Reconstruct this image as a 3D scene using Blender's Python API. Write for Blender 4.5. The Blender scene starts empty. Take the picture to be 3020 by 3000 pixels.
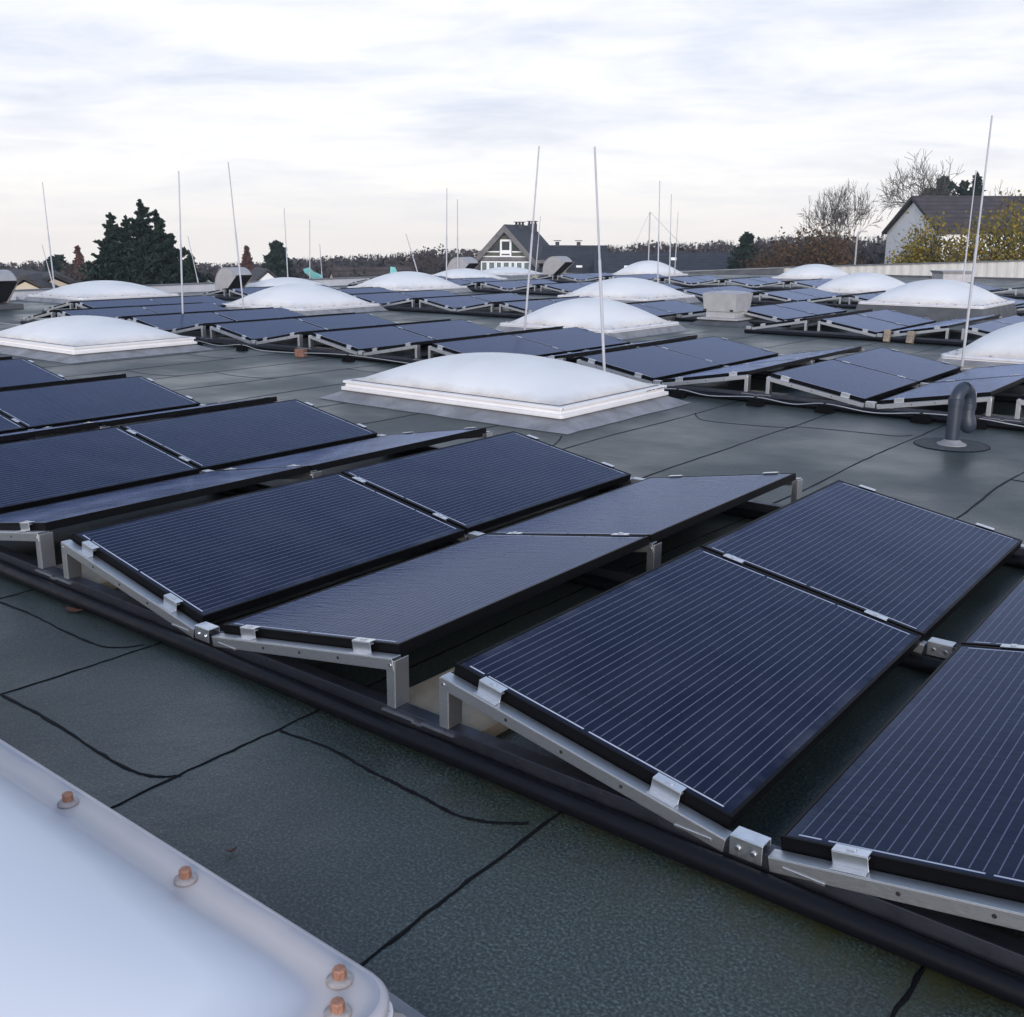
import bpy, math, random
import numpy as np
from mathutils import Vector, Matrix
R = math.radians
sc = bpy.context.scene
col = sc.collection

# ------------------------------------------------------------------ camera
CAM = np.array([0.96429, -2.29605, 1.63693])
YAW, PITCH, ROLL = R(128.8637), R(13.1082), R(0.1628)
FPX, CX, CY = 3000.99, 1455.98, 1403.59          # in pixels of a 3020 x 3000 picture
def cam_axes():
    ca, sa, cb, sb, cc, sn = math.cos(YAW), math.sin(YAW), math.cos(PITCH), math.sin(PITCH), math.cos(ROLL), math.sin(ROLL)
    f = np.array([ca*cb, sa*cb, -sb]); r = np.array([sa, -ca, 0.]); u = np.cross(r, f)
    return r*cc + u*sn, -r*sn + u*cc, f
AX = cam_axes()
cd = bpy.data.cameras.new('camera'); cam = bpy.data.objects.new('camera', cd); col.objects.link(cam)
cam.matrix_world = Matrix(((AX[0][0], AX[1][0], -AX[2][0], CAM[0]), (AX[0][1], AX[1][1], -AX[2][1], CAM[1]),
                           (AX[0][2], AX[1][2], -AX[2][2], CAM[2]), (0, 0, 0, 1)))
cd.sensor_fit = 'HORIZONTAL'; cd.sensor_width = 36; cd.lens = FPX*36/3020
cd.shift_x = (1510-CX)/3020; cd.shift_y = (CY-1500)/3020
cd.clip_start = 0.05; cd.clip_end = 3000
sc.camera = cam
def P(px, py, dist):
    """world point seen at a picture position, at a horizontal distance in metres from the camera"""
    d = AX[0]*(px-CX)/FPX - AX[1]*(py-CY)/FPX + AX[2]
    return CAM + d*dist/math.hypot(d[0], d[1])

# ------------------------------------------------------------------ world, sun, exposure
sc.view_settings.view_transform = 'Standard'; sc.view_settings.look = 'None'
sc.view_settings.exposure = 0.18; sc.view_settings.gamma = 1.0
SUN_EL, SUN_AZ = R(14), R(-52)       # azimuth as world angle from +x
w = bpy.data.worlds.new('World'); sc.world = w; w.use_nodes = True
nt = w.node_tree; nt.nodes.clear()
def N(nt, t, **k):
    n = nt.nodes.new(t)
    for a, b in k.items():
        if a == 'op': n.operation = b
        else: setattr(n, a, b)
    return n
def lk(nt, a, b): nt.links.new(a, b)
def ramp(nt, stops, interp='LINEAR'):
    n = nt.nodes.new('ShaderNodeValToRGB'); cr = n.color_ramp; cr.interpolation = interp
    while len(cr.elements) < len(stops): cr.elements.new(0.5)
    for e, (p, c) in zip(cr.elements, stops):
        e.position = p; e.color = (c[0], c[1], c[2], 1) if not isinstance(c, (int, float)) else (c, c, c, 1)
    return n
def math_n(nt, op, a, b=None, clamp=False):
    n = nt.nodes.new('ShaderNodeMath'); n.operation = op; n.use_clamp = clamp
    for i, v in enumerate((a, b)):
        if v is None: continue
        if isinstance(v, (int, float)): n.inputs[i].default_value = v
        else: nt.links.new(v, n.inputs[i])
    return n.outputs[0]
tc = N(nt, 'ShaderNodeTexCoord'); sep = N(nt, 'ShaderNodeSeparateXYZ'); lk(nt, tc.outputs['Generated'], sep.inputs[0])
zz = math_n(nt, 'MAXIMUM', sep.outputs[2], 0.0)
den = math_n(nt, 'ADD', zz, 0.13)
ux = math_n(nt, 'DIVIDE', sep.outputs[0], den); uy = math_n(nt, 'DIVIDE', sep.outputs[1], den)
# clouds lie in long banks: turned to the view and stretched across it
rotc, rots = math.cos(R(37)), math.sin(R(37))
va = math_n(nt, 'ADD', math_n(nt, 'MULTIPLY', ux, rotc), math_n(nt, 'MULTIPLY', uy, rots))
vb = math_n(nt, 'SUBTRACT', math_n(nt, 'MULTIPLY', uy, rotc), math_n(nt, 'MULTIPLY', ux, rots))
comb = N(nt, 'ShaderNodeCombineXYZ'); lk(nt, math_n(nt, 'MULTIPLY', va, 0.72), comb.inputs[0]); lk(nt, vb, comb.inputs[1])
n1 = N(nt, 'ShaderNodeTexNoise'); n1.inputs['Scale'].default_value = 1.3; n1.inputs['Detail'].default_value = 9
n1.inputs['Roughness'].default_value = 0.52; n1.inputs['Distortion'].default_value = 0.5
lk(nt, comb.outputs[0], n1.inputs['Vector'])
cl = ramp(nt, [(0.34, (0.60, 0.655, 0.80)), (0.42, (0.735, 0.775, 0.885)), (0.49, (0.86, 0.88, 0.945)), (0.57, (0.97, 0.97, 0.99))])
n1b = N(nt, 'ShaderNodeTexNoise'); n1b.inputs['Scale'].default_value = 3.6; n1b.inputs['Detail'].default_value = 8; n1b.inputs['Roughness'].default_value = 0.6; n1b.inputs['Distortion'].default_value = 0.8; lk(nt, comb.outputs[0], n1b.inputs['Vector'])
lk(nt, math_n(nt, 'ADD', math_n(nt, 'MULTIPLY', n1.outputs['Fac'], 0.72), math_n(nt, 'MULTIPLY', n1b.outputs['Fac'], 0.28)), cl.inputs[0])
# near the horizon the cloud deck thins to a pale warm band
hb = ramp(nt, [(0.0, (0.92, 0.875, 0.84)), (0.05, (1.02, 0.98, 0.94)), (0.13, (0.98, 0.965, 0.96)), (0.3, (0.88, 0.88, 0.93))]); lk(nt, zz, hb.inputs[0])
hf = ramp(nt, [(0.0, 0.9), (0.05, 0.6), (0.15, 0.15), (1.0, 0.0)]); lk(nt, zz, hf.inputs[0])
mx = N(nt, 'ShaderNodeMix', data_type='RGBA'); lk(nt, hf.outputs[0], mx.inputs[0]); lk(nt, cl.outputs[0], mx.inputs[6]); lk(nt, hb.outputs[0], mx.inputs[7])
# zenith of an overcast sky: bluer and darker, above the visible part
zb = ramp(nt, [(0.0, (1.0, 1.0, 1.0)), (0.2, (1.0, 1.0, 1.01)), (0.45, (0.52, 0.635, 0.82)), (1.0, (0.27, 0.39, 0.58))]); lk(nt, zz, zb.inputs[0])
mz = N(nt, 'ShaderNodeMix', data_type='RGBA', blend_type='MULTIPLY'); mz.inputs[0].default_value = 1
lk(nt, mx.outputs[2], mz.inputs[6]); lk(nt, zb.outputs[0], mz.inputs[7])
sky = N(nt, 'ShaderNodeTexSky', sky_type='NISHITA'); sky.sun_disc = False; sky.sun_elevation = SUN_EL; sky.sun_rotation = R(90)-SUN_AZ
sm = N(nt, 'ShaderNodeMix', data_type='RGBA', blend_type='MULTIPLY'); sm.inputs[0].default_value = 1
lk(nt, sky.outputs[0], sm.inputs[6]); sm.inputs[7].default_value = (0.1, 0.1, 0.1, 1)
mk = N(nt, 'ShaderNodeMix', data_type='RGBA'); mk.inputs[0].default_value = 0.93
lk(nt, sm.outputs[2], mk.inputs[6]); lk(nt, mz.outputs[2], mk.inputs[7])
bg = N(nt, 'ShaderNodeBackground'); bg.inputs[1].default_value = 1.0; lk(nt, mk.outputs[2], bg.inputs[0])
wo = N(nt, 'ShaderNodeOutputWorld'); lk(nt, bg.outputs[0], wo.inputs[0])
ld = bpy.data.lights.new('sun', 'SUN'); ld.energy = 2.7; ld.angle = R(40); ld.color = (1, 0.955, 0.935)
sun = bpy.data.objects.new('sun', ld); col.objects.link(sun)
sd = Vector((math.cos(SUN_AZ)*math.cos(SUN_EL), math.sin(SUN_AZ)*math.cos(SUN_EL), math.sin(SUN_EL)))
sun.rotation_euler = (-sd).to_track_quat('-Z', 'Y').to_euler()

# ------------------------------------------------------------------ materials
MATS = {}
def mat(name, color=(0.5, 0.5, 0.5), rough=0.6, metal=0.0, spec=0.5, var=0.0, vscale=5.0, bump=0.0, bscale=80.0, color2=None, detail=5.0, coord='Object', stretch=None):
    """principled surface with a little noise in colour, gloss and relief"""
    if name in MATS: return MATS[name]
    m = bpy.data.materials.new(name); m.use_nodes = True; nt = m.node_tree; b = nt.nodes['Principled BSDF']
    b.inputs['Roughness'].default_value = rough; b.inputs['Metallic'].default_value = metal
    b.inputs['Specular IOR Level'].default_value = spec
    tc = N(nt, 'ShaderNodeTexCoord'); src = tc.outputs[coord]
    if stretch:
        mp = N(nt, 'ShaderNodeMapping'); mp.inputs['Scale'].default_value = stretch; lk(nt, src, mp.inputs[0]); src = mp.outputs[0]
    if var > 0 or color2:
        n = N(nt, 'ShaderNodeTexNoise'); n.inputs['Scale'].default_value = vscale; n.inputs['Detail'].default_value = detail
        n.inputs['Roughness'].default_value = 0.62; lk(nt, src, n.inputs['Vector'])
        c2 = color2 or tuple(max(0, c*(1-var)) for c in color); c1 = color if color2 else tuple(min(1, c*(1+var)) for c in color)
        r = ramp(nt, [(0.3, c2), (0.7, c1)]); lk(nt, n.outputs['Fac'], r.inputs[0]); lk(nt, r.outputs[0], b.inputs['Base Color'])
        rr = ramp(nt, [(0.3, min(1, rough*1.2)), (0.7, rough*0.85)]); lk(nt, n.outputs['Fac'], rr.inputs[0]); lk(nt, rr.outputs[0], b.inputs['Roughness'])
    else: b.inputs['Base Color'].default_value = (*color, 1)
    if bump > 0:
        n2 = N(nt, 'ShaderNodeTexNoise'); n2.inputs['Scale'].default_value = bscale; n2.inputs['Detail'].default_value = 4; lk(nt, src, n2.inputs['Vector'])
        bp = N(nt, 'ShaderNodeBump'); bp.inputs['Strength'].default_value = 1; bp.inputs['Distance'].default_value = bump
        lk(nt, n2.outputs['Fac'], bp.inputs['Height']); lk(nt, bp.outputs[0], b.inputs['Normal'])
    MATS[name] = m; return m

ALU = mat('brushed_aluminium', (0.62, 0.62, 0.63), 0.42, 1.0, var=0.14, vscale=30, bump=0.0004, bscale=120, stretch=(1, 8, 8))
ALU_DULL = mat('weathered_aluminium', (0.10, 0.106, 0.13), 0.5, 1.0, var=0.2, vscale=14, bump=0.0005, bscale=90)
CLAMP = mat('clamp_aluminium', (0.75, 0.75, 0.76), 0.36, 1.0, var=0.08, vscale=40)
BLACK = mat('black_anodised_frame', (0.004, 0.004, 0.005), 0.45, 0.0, 0.08)
BACK = mat('panel_back_sheet', (0.02, 0.02, 0.022), 0.7)
RUBBER = mat('black_rubber', (0.004, 0.0045, 0.007), 0.42, 0, 0.2, var=0.3, vscale=25, bump=0.001, bscale=40)
STEEL = mat('screw_steel', (0.55, 0.55, 0.56), 0.3, 1.0)
SLAB = mat('concrete_slab', (0.40, 0.35, 0.28), 0.9, 0, 0.2, color2=(0.26, 0.225, 0.18), vscale=7, bump=0.002, bscale=150)
OPAL = None
FRAMEW = mat('white_pvc', (0.84, 0.82, 0.82), 0.45, 0, 0.5, vscale=2.2, color2=(0.76, 0.73, 0.73))
APRON = mat('grey_flashing', (0.30, 0.30, 0.32), 0.6, 0, 0.4, color2=(0.17, 0.17, 0.18), vscale=3.5, bump=0.004, bscale=6)
APRON_DARK = mat('dark_flashing', (0.10, 0.105, 0.115), 0.6, 0, 0.4, color2=(0.06, 0.063, 0.07), vscale=3.5, bump=0.004, bscale=6)
DIRT = mat('gasket_dirt', (0.15, 0.12, 0.115), 0.9, 0, 0.1, var=0.5, vscale=14)
COPPER = mat('copper_bolt', (0.46, 0.23, 0.155), 0.6, 0.2, 0.3, color2=(0.26, 0.13, 0.09), vscale=70)
SEALDISC = mat('bolt_washer', (0.36, 0.32, 0.31), 0.6, 0, 0.3, var=0.3, vscale=40)
GREYPIPE = mat('grey_pvc_pipe', (0.030, 0.039, 0.058), 0.42, 0, 0.45, var=0.12, vscale=9)
PARAPET = mat('pale_parapet_sheet', (0.62, 0.62, 0.66), 0.5, 0, 0.4, color2=(0.48, 0.48, 0.52), vscale=1.2)
PCAP = mat('parapet_cap', (0.16, 0.17, 0.19), 0.5, 0.3, var=0.2, vscale=2)
PDARK = mat('dark_parapet_felt', (0.075, 0.08, 0.092), 0.7, var=0.3, vscale=1.5)
CORR = mat('corrugated_white_sheet', (0.66, 0.64, 0.61), 0.5, 0.0, 0.4, color2=(0.52, 0.50, 0.47), vscale=1.5, stretch=(3, 1, 0.6))
VENT = mat('ventilator_sheet', (0.46, 0.45, 0.46), 0.5, 0.2, 0.4, color2=(0.36, 0.35, 0.36), vscale=5)
HOOD = mat('galvanised_hood', (0.46, 0.44, 0.45), 0.5, 0.3, 0.4, color2=(0.37, 0.355, 0.36), vscale=3)
DARKHOLE = mat('dark_grille', (0.012, 0.012, 0.016), 0.8)
RODM = mat('rod_fibreglass', (0.42, 0.42, 0.45), 0.5, 0, 0.4, var=0.1, vscale=4)
WIRE = mat('conductor_wire', (0.55, 0.55, 0.56), 0.45, 0.7)
BRICK = mat('red_brick', (0.19, 0.095, 0.07), 0.9, var=0.25, vscale=20, bump=0.002, bscale=60)
WOOD = mat('weathered_block', (0.27, 0.215, 0.17), 0.9, var=0.3, vscale=12, bump=0.003, bscale=40)
LEAFM = mat('dry_leaf', (0.10, 0.035, 0.02), 0.8, var=0.3, vscale=60)
SEAM = mat('bitumen_bead', (0.004, 0.004, 0.005), 0.6, 0, 0.12)
PATCH = mat('bitumen_patch', (0.055, 0.062, 0.066), 0.8, 0, 0.4, var=0.2, vscale=30, bump=0.002, bscale=300)

def glass_material():
    m = bpy.data.materials.new('solar_cells'); m.use_nodes = True; nt = m.node_tree; b = nt.nodes['Principled BSDF']
    tc = N(nt, 'ShaderNodeTexCoord'); sp = N(nt, 'ShaderNodeSeparateXYZ'); lk(nt, tc.outputs['Object'], sp.inputs[0])
    X, Y = sp.outputs[0], sp.outputs[1]
    def band(v, centre, half):          # 1 inside |v-centre|<half
        return math_n(nt, 'LESS_THAN', math_n(nt, 'ABSOLUTE', math_n(nt, 'SUBTRACT', v, centre)), half)
    fx = math_n(nt, 'FRACT', math_n(nt, 'DIVIDE', math_n(nt, 'SUBTRACT', X, 0.027), 0.0312))
    bus = band(fx, 0.5, 0.045)
    inx = band(X, 0.495, 0.468); iny = band(Y, 0.825, 0.788)
    fy = math_n(nt, 'FRACT', math_n(nt, 'DIVIDE', math_n(nt, 'SUBTRACT', Y, 0.035), 0.158))
    nogap = band(fy, 0.5, 0.488)
    bus = math_n(nt, 'MULTIPLY', math_n(nt, 'MULTIPLY', bus, inx), math_n(nt, 'MULTIPLY', iny, nogap))
    # collecting ribbons at the two short ends, broken between strings
    r1 = band(Y, 0.029, 0.0032)
    for c in (0.495, 0.108): r1 = math_n(nt, 'MULTIPLY', r1, math_n(nt, 'SUBTRACT', 1.0, band(X, c, 0.009)))
    r2 = band(Y, 1.621, 0.0032)
    for c in (0.339, 0.651): r2 = math_n(nt, 'MULTIPLY', r2, math_n(nt, 'SUBTRACT', 1.0, band(X, c, 0.006)))
    rib = math_n(nt, 'MULTIPLY', math_n(nt, 'MAXIMUM', r1, r2), band(X, 0.495, 0.456))
    # cell tint changes a little from cell to cell
    fcx = math_n(nt, 'FLOOR', math_n(nt, 'DIVIDE', math_n(nt, 'SUBTRACT', X, 0.027), 0.156))
    fcy = math_n(nt, 'FLOOR', math_n(nt, 'DIVIDE', math_n(nt, 'SUBTRACT', Y, 0.035), 0.158))
    cv = N(nt, 'ShaderNodeCombineXYZ'); lk(nt, fcx, cv.inputs[0]); lk(nt, fcy, cv.inputs[1])
    oi = N(nt, 'ShaderNodeObjectInfo'); lk(nt, math_n(nt, 'MULTIPLY', oi.outputs['Random'], 50), cv.inputs[2])
    wn = N(nt, 'ShaderNodeTexWhiteNoise'); lk(nt, cv.outputs[0], wn.inputs['Vector'])
    cc = ramp(nt, [(0, (0.004, 0.0055, 0.018)), (1, (0.007, 0.009, 0.024))]); lk(nt, wn.outputs['Value'], cc.inputs[0])
    cellgap = math_n(nt, 'SUBTRACT', 1.0, nogap)
    m1 = N(nt, 'ShaderNodeMix', data_type='RGBA'); lk(nt, bus, m1.inputs[0]); lk(nt, cc.outputs[0], m1.inputs[6]); m1.inputs[7].default_value = (0.145, 0.155, 0.215, 1)
    m2 = N(nt, 'ShaderNodeMix', data_type='RGBA'); lk(nt, rib, m2.inputs[0]); lk(nt, m1.outputs[2], m2.inputs[6]); m2.inputs[7].default_value = (0.55, 0.56, 0.62, 1)
    m3 = N(nt, 'ShaderNodeMix', data_type='RGBA'); lk(nt, math_n(nt, 'MULTIPLY', cellgap, 0.6), m3.inputs[0]); lk(nt, m2.outputs[2], m3.inputs[6]); m3.inputs[7].default_value = (0.006, 0.006, 0.008, 1)
    # thin film of dust and rain marks
    dn = N(nt, 'ShaderNodeTexNoise'); dn.inputs['Scale'].default_value = 3.0; dn.inputs['Detail'].default_value = 7; dn.inputs['Roughness'].default_value = 0.65
    dv = N(nt, 'ShaderNodeVectorMath', operation='ADD'); lk(nt, tc.outputs['Object'], dv.inputs[0])
    oc = N(nt, 'ShaderNodeCombineXYZ'); lk(nt, math_n(nt, 'MULTIPLY', oi.outputs['Random'], 90), oc.inputs[0]); lk(nt, oc.outputs[0], dv.inputs[1]); lk(nt, dv.outputs[0], dn.inputs['Vector'])
    dr = ramp(nt, [(0.4, 0.0), (0.75, 0.05)]); lk(nt, dn.outputs['Fac'], dr.inputs[0])
    ed = N(nt, 'ShaderNodeMapRange'); ed.inputs[1].default_value = 0.052; ed.inputs[2].default_value = 0.008; ed.inputs[4].default_value = 0.22
    lk(nt, math_n(nt, 'MINIMUM', X, math_n(nt, 'SUBTRACT', 0.99, X)), ed.inputs[0])
    en = ramp(nt, [(0.42, 0.0), (0.7, 1.0)]); lk(nt, dn.outputs['Fac'], en.inputs[0])
    dust = math_n(nt, 'ADD', dr.outputs[0], math_n(nt, 'MULTIPLY', ed.outputs[0], en.outputs[0]))
    m4 = N(nt, 'ShaderNodeMix', data_type='RGBA'); lk(nt, dust, m4.inputs[0]); lk(nt, m3.outputs[2], m4.inputs[6]); m4.inputs[7].default_value = (0.30, 0.31, 0.36, 1)
    lk(nt, m4.outputs[2], b.inputs['Base Color'])
    rr = ramp(nt, [(0.3, 0.13), (0.7, 0.24)]); lk(nt, dn.outputs['Fac'], rr.inputs[0])
    b.inputs['Specular IOR Level'].default_value = 0.0; b.inputs['Roughness'].default_value = 0.9
    gl = N(nt, 'ShaderNodeBsdfGlossy'); gl.inputs['Color'].default_value = (0.49, 0.575, 0.80, 1); lk(nt, rr.outputs[0], gl.inputs['Roughness'])
    fr = N(nt, 'ShaderNodeFresnel'); fr.inputs['IOR'].default_value = 1.29
    ms = N(nt, 'ShaderNodeMixShader'); lk(nt, fr.outputs[0], ms.inputs[0]); lk(nt, b.outputs[0], ms.inputs[1]); lk(nt, gl.outputs[0], ms.inputs[2]); lk(nt, ms.outputs[0], nt.nodes['Material Output'].inputs[0])
    mp = N(nt, 'ShaderNodeMapping'); mp.inputs['Scale'].default_value = (0.16, 1.0, 1); lk(nt, dv.outputs[0], mp.inputs[0])
    wv = N(nt, 'ShaderNodeTexNoise'); wv.inputs['Scale'].default_value = 45; wv.inputs['Detail'].default_value = 3; lk(nt, mp.outputs[0], wv.inputs['Vector'])
    bp = N(nt, 'ShaderNodeBump'); bp.inputs['Distance'].default_value = 0.0022; bp.inputs['Strength'].default_value = 0.8
    lk(nt, wv.outputs['Fac'], bp.inputs['Height']); lk(nt, bp.outputs[0], gl.inputs['Normal'])
    return m
GLASS = glass_material()

def opal_material():
    m = bpy.data.materials.new('opal_acrylic'); m.use_nodes = True; nt = m.node_tree; b = nt.nodes['Principled BSDF']
    tc = N(nt, 'ShaderNodeTexCoord'); n = N(nt, 'ShaderNodeTexNoise'); n.inputs['Scale'].default_value = 1.7; n.inputs['Detail'].default_value = 6; lk(nt, tc.outputs['Object'], n.inputs['Vector'])
    r = ramp(nt, [(0.28, (0.80, 0.79, 0.79)), (0.5, (0.89, 0.88, 0.875)), (0.72, (0.93, 0.92, 0.91))]); lk(nt, n.outputs['Fac'], r.inputs[0])
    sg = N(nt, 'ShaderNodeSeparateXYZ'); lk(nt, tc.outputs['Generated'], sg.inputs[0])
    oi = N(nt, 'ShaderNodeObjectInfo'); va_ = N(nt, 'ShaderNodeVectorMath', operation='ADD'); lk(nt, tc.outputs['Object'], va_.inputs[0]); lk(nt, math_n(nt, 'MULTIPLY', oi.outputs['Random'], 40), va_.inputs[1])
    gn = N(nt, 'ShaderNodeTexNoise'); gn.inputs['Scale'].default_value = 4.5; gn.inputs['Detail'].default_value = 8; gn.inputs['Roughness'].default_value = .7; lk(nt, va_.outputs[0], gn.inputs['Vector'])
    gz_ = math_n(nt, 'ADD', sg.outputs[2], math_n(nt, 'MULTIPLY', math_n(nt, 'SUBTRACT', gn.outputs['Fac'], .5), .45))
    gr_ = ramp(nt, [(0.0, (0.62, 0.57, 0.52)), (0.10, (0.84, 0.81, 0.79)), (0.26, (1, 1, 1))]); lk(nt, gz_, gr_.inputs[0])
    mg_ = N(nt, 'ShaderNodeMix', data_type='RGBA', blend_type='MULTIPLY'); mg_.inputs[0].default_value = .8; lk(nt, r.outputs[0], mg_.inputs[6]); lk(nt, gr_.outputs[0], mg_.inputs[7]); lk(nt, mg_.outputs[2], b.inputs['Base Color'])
    rr = ramp(nt, [(0.3, 0.42), (0.7, 0.3)]); lk(nt, n.outputs['Fac'], rr.inputs[0]); lk(nt, rr.outputs[0], b.inputs['Roughness'])
    b.inputs['Specular IOR Level'].default_value = 0.4
    tr = N(nt, 'ShaderNodeBsdfTranslucent'); tr.inputs[0].default_value = (0.9, 0.9, 0.92, 1)
    mx = N(nt, 'ShaderNodeMixShader'); mx.inputs[0].default_value = 0.15
    lk(nt, b.outputs[0], mx.inputs[1]); lk(nt, tr.outputs[0], mx.inputs[2]); lk(nt, mx.outputs[0], nt.nodes['Material Output'].inputs[0])
    return m
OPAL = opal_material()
def dusty_shaded_opal(a, c):
    m = bpy.data.materials.new('opal_acrylic_dust_and_edge_shade'); m.use_nodes = True; nt = m.node_tree; b = nt.nodes['Principled BSDF']
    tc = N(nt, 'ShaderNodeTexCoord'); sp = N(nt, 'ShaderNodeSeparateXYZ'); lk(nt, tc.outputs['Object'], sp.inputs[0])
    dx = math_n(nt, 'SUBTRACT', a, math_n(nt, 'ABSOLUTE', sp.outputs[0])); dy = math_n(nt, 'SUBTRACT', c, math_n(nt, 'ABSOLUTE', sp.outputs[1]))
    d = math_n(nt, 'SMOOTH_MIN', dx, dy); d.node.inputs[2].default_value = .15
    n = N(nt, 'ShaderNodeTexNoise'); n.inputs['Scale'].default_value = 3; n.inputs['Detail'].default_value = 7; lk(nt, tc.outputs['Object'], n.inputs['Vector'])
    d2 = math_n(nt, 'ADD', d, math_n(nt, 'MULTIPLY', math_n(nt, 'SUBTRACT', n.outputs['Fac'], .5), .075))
    r = ramp(nt, [(0.0, (0.36, 0.36, 0.40)), (0.014, (0.50, 0.46, 0.46)), (0.045, (0.62, 0.55, 0.52)), (0.075, (0.55, 0.50, 0.49)), (0.095, (0.47, 0.46, 0.50)), (0.14, (0.60, 0.61, 0.66)), (0.24, (0.82, 0.82, 0.85))]); lk(nt, d2, r.inputs[0]); lk(nt, r.outputs[0], b.inputs['Base Color'])  # dusty edge strip, then slope shade painted in as a bluish-grey band
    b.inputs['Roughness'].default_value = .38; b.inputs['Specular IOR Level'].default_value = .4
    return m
def rim_material():      # cloudy clear acrylic edge, dusty
    return mat('dusty_acrylic_rim', (0.62, 0.55, 0.53), 0.4, 0, 0.5, color2=(0.40, 0.39, 0.43), vscale=3.2, detail=8)
RIM = rim_material()
WHITERIM = mat('pale_acrylic_rim', (0.74, 0.73, 0.76), 0.45, 0, 0.4, color2=(0.60, 0.59, 0.62), vscale=5)

def roof_material():
    m = bpy.data.materials.new('mineral_bitumen_felt'); m.use_nodes = True; nt = m.node_tree; b = nt.nodes['Principled BSDF']
    tc = N(nt, 'ShaderNodeTexCoord'); sp = N(nt, 'ShaderNodeSeparateXYZ'); lk(nt, tc.outputs['Object'], sp.inputs[0])
    strip = math_n(nt, 'FLOOR', math_n(nt, 'DIVIDE', math_n(nt, 'ADD', sp.outputs[0], 0.57), 1.02))
    wn = N(nt, 'ShaderNodeTexWhiteNoise', noise_dimensions='1D'); lk(nt, strip, wn.inputs['W'])
    big = N(nt, 'ShaderNodeTexNoise'); big.inputs['Scale'].default_value = 0.55; big.inputs['Detail'].default_value = 7; big.inputs['Roughness'].default_value = 0.6; lk(nt, tc.outputs['Object'], big.inputs['Vector'])
    c = ramp(nt, [(0.3, (0.0165, 0.0245, 0.0225)), (0.52, (0.0265, 0.0375, 0.0345)), (0.72, (0.044, 0.0575, 0.053))])
    s = math_n(nt, 'ADD', big.outputs['Fac'], math_n(nt, 'MULTIPLY', math_n(nt, 'SUBTRACT', wn.outputs['Value'], 0.5), 0.10)); lk(nt, s, c.inputs[0])
    # slate granules
    g = N(nt, 'ShaderNodeTexNoise'); g.inputs['Scale'].default_value = 112; g.inputs['Detail'].default_value = 3; g.inputs['Roughness'].default_value = 0.7; lk(nt, tc.outputs['Object'], g.inputs['Vector'])
    gr = ramp(nt, [(0.36, 0.25), (0.5, 0.9), (0.62, 2.4), (0.72, 3.6)]); lk(nt, g.outputs['Fac'], gr.inputs[0])
    mg = N(nt, 'ShaderNodeMix', data_type='RGBA', blend_type='MULTIPLY'); mg.inputs[0].default_value = 1; lk(nt, c.outputs[0], mg.inputs[6]); lk(nt, gr.outputs[0], mg.inputs[7])
    # single pale grains
    v = N(nt, 'ShaderNodeTexVoronoi'); v.inputs['Scale'].default_value = 75; lk(nt, tc.outputs['Object'], v.inputs['Vector'])
    vs = N(nt, 'ShaderNodeSeparateColor'); lk(nt, v.outputs['Color'], vs.inputs[0])
    pale = math_n(nt, 'MULTIPLY', math_n(nt, 'LESS_THAN', v.outputs['Distance'], 0.25), math_n(nt, 'GREATER_THAN', vs.outputs[0], 0.93))
    mp = N(nt, 'ShaderNodeMix', data_type='RGBA'); lk(nt, math_n(nt, 'MULTIPLY', pale, 0.35), mp.inputs[0]); lk(nt, mg.outputs[2], mp.inputs[6]); mp.inputs[7].default_value = (0.20, 0.22, 0.23, 1)
    # moss tint in scattered spots, stronger along the wet line in front of the first rail
    mo = N(nt, 'ShaderNodeTexNoise'); mo.inputs['Scale'].default_value = 5.5; mo.inputs['Detail'].default_value = 8; mo.inputs['Roughness'].default_value = 0.7; lk(nt, tc.outputs['Object'], mo.inputs['Vector'])
    near = N(nt, 'ShaderNodeMapRange'); near.inputs[1].default_value = -0.5; near.inputs[2].default_value = -0.15; lk(nt, sp.outputs[1], near.inputs[0])
    nr = math_n(nt, 'MULTIPLY', near.outputs[0], math_n(nt, 'LESS_THAN', sp.outputs[1], 0.1))
    nx = N(nt, 'ShaderNodeMapRange'); nx.inputs[1].default_value = -1.6; nx.inputs[2].default_value = 0.2; lk(nt, sp.outputs[0], nx.inputs[0])
    mr = ramp(nt, [(0.36, 0.0), (0.6, 0.85)]); lk(nt, mo.outputs['Fac'], mr.inputs[0])
    mm = N(nt, 'ShaderNodeMix', data_type='RGBA'); lk(nt, math_n(nt, 'MULTIPLY', mr.outputs[0], math_n(nt, 'MULTIPLY', nr, nx.outputs[0])), mm.inputs[0])
    lk(nt, mp.outputs[2], mm.inputs[6]); mm.inputs[7].default_value = (0.036, 0.038, 0.012, 1)
    lk(nt, mm.outputs[2], b.inputs['Base Color'])
    # damp film: gloss varies in broad patches
    wet = N(nt, 'ShaderNodeTexNoise'); wet.inputs['Scale'].default_value = 0.8; wet.inputs['Detail'].default_value = 5; lk(nt, tc.outputs['Object'], wet.inputs['Vector'])
    wr = ramp(nt, [(0.38, 0.32), (0.62, 0.54)]); lk(nt, wet.outputs['Fac'], wr.inputs[0]); lk(nt, wr.outputs[0], b.inputs['Roughness'])
    b.inputs['Specular IOR Level'].default_value = 0.6
    bh = math_n(nt, 'ADD', math_n(nt, 'MULTIPLY', g.outputs['Fac'], 0.0012), math_n(nt, 'MULTIPLY', big.outputs['Fac'], 0.05))
    bp = N(nt, 'ShaderNodeBump'); bp.inputs['Distance'].default_value = 1.0; bp.inputs['Strength'].default_value = 0.8; lk(nt, bh, bp.inputs['Height']); lk(nt, bp.outputs[0], b.inputs['Normal'])
    return m
FELT = roof_material()

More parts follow.
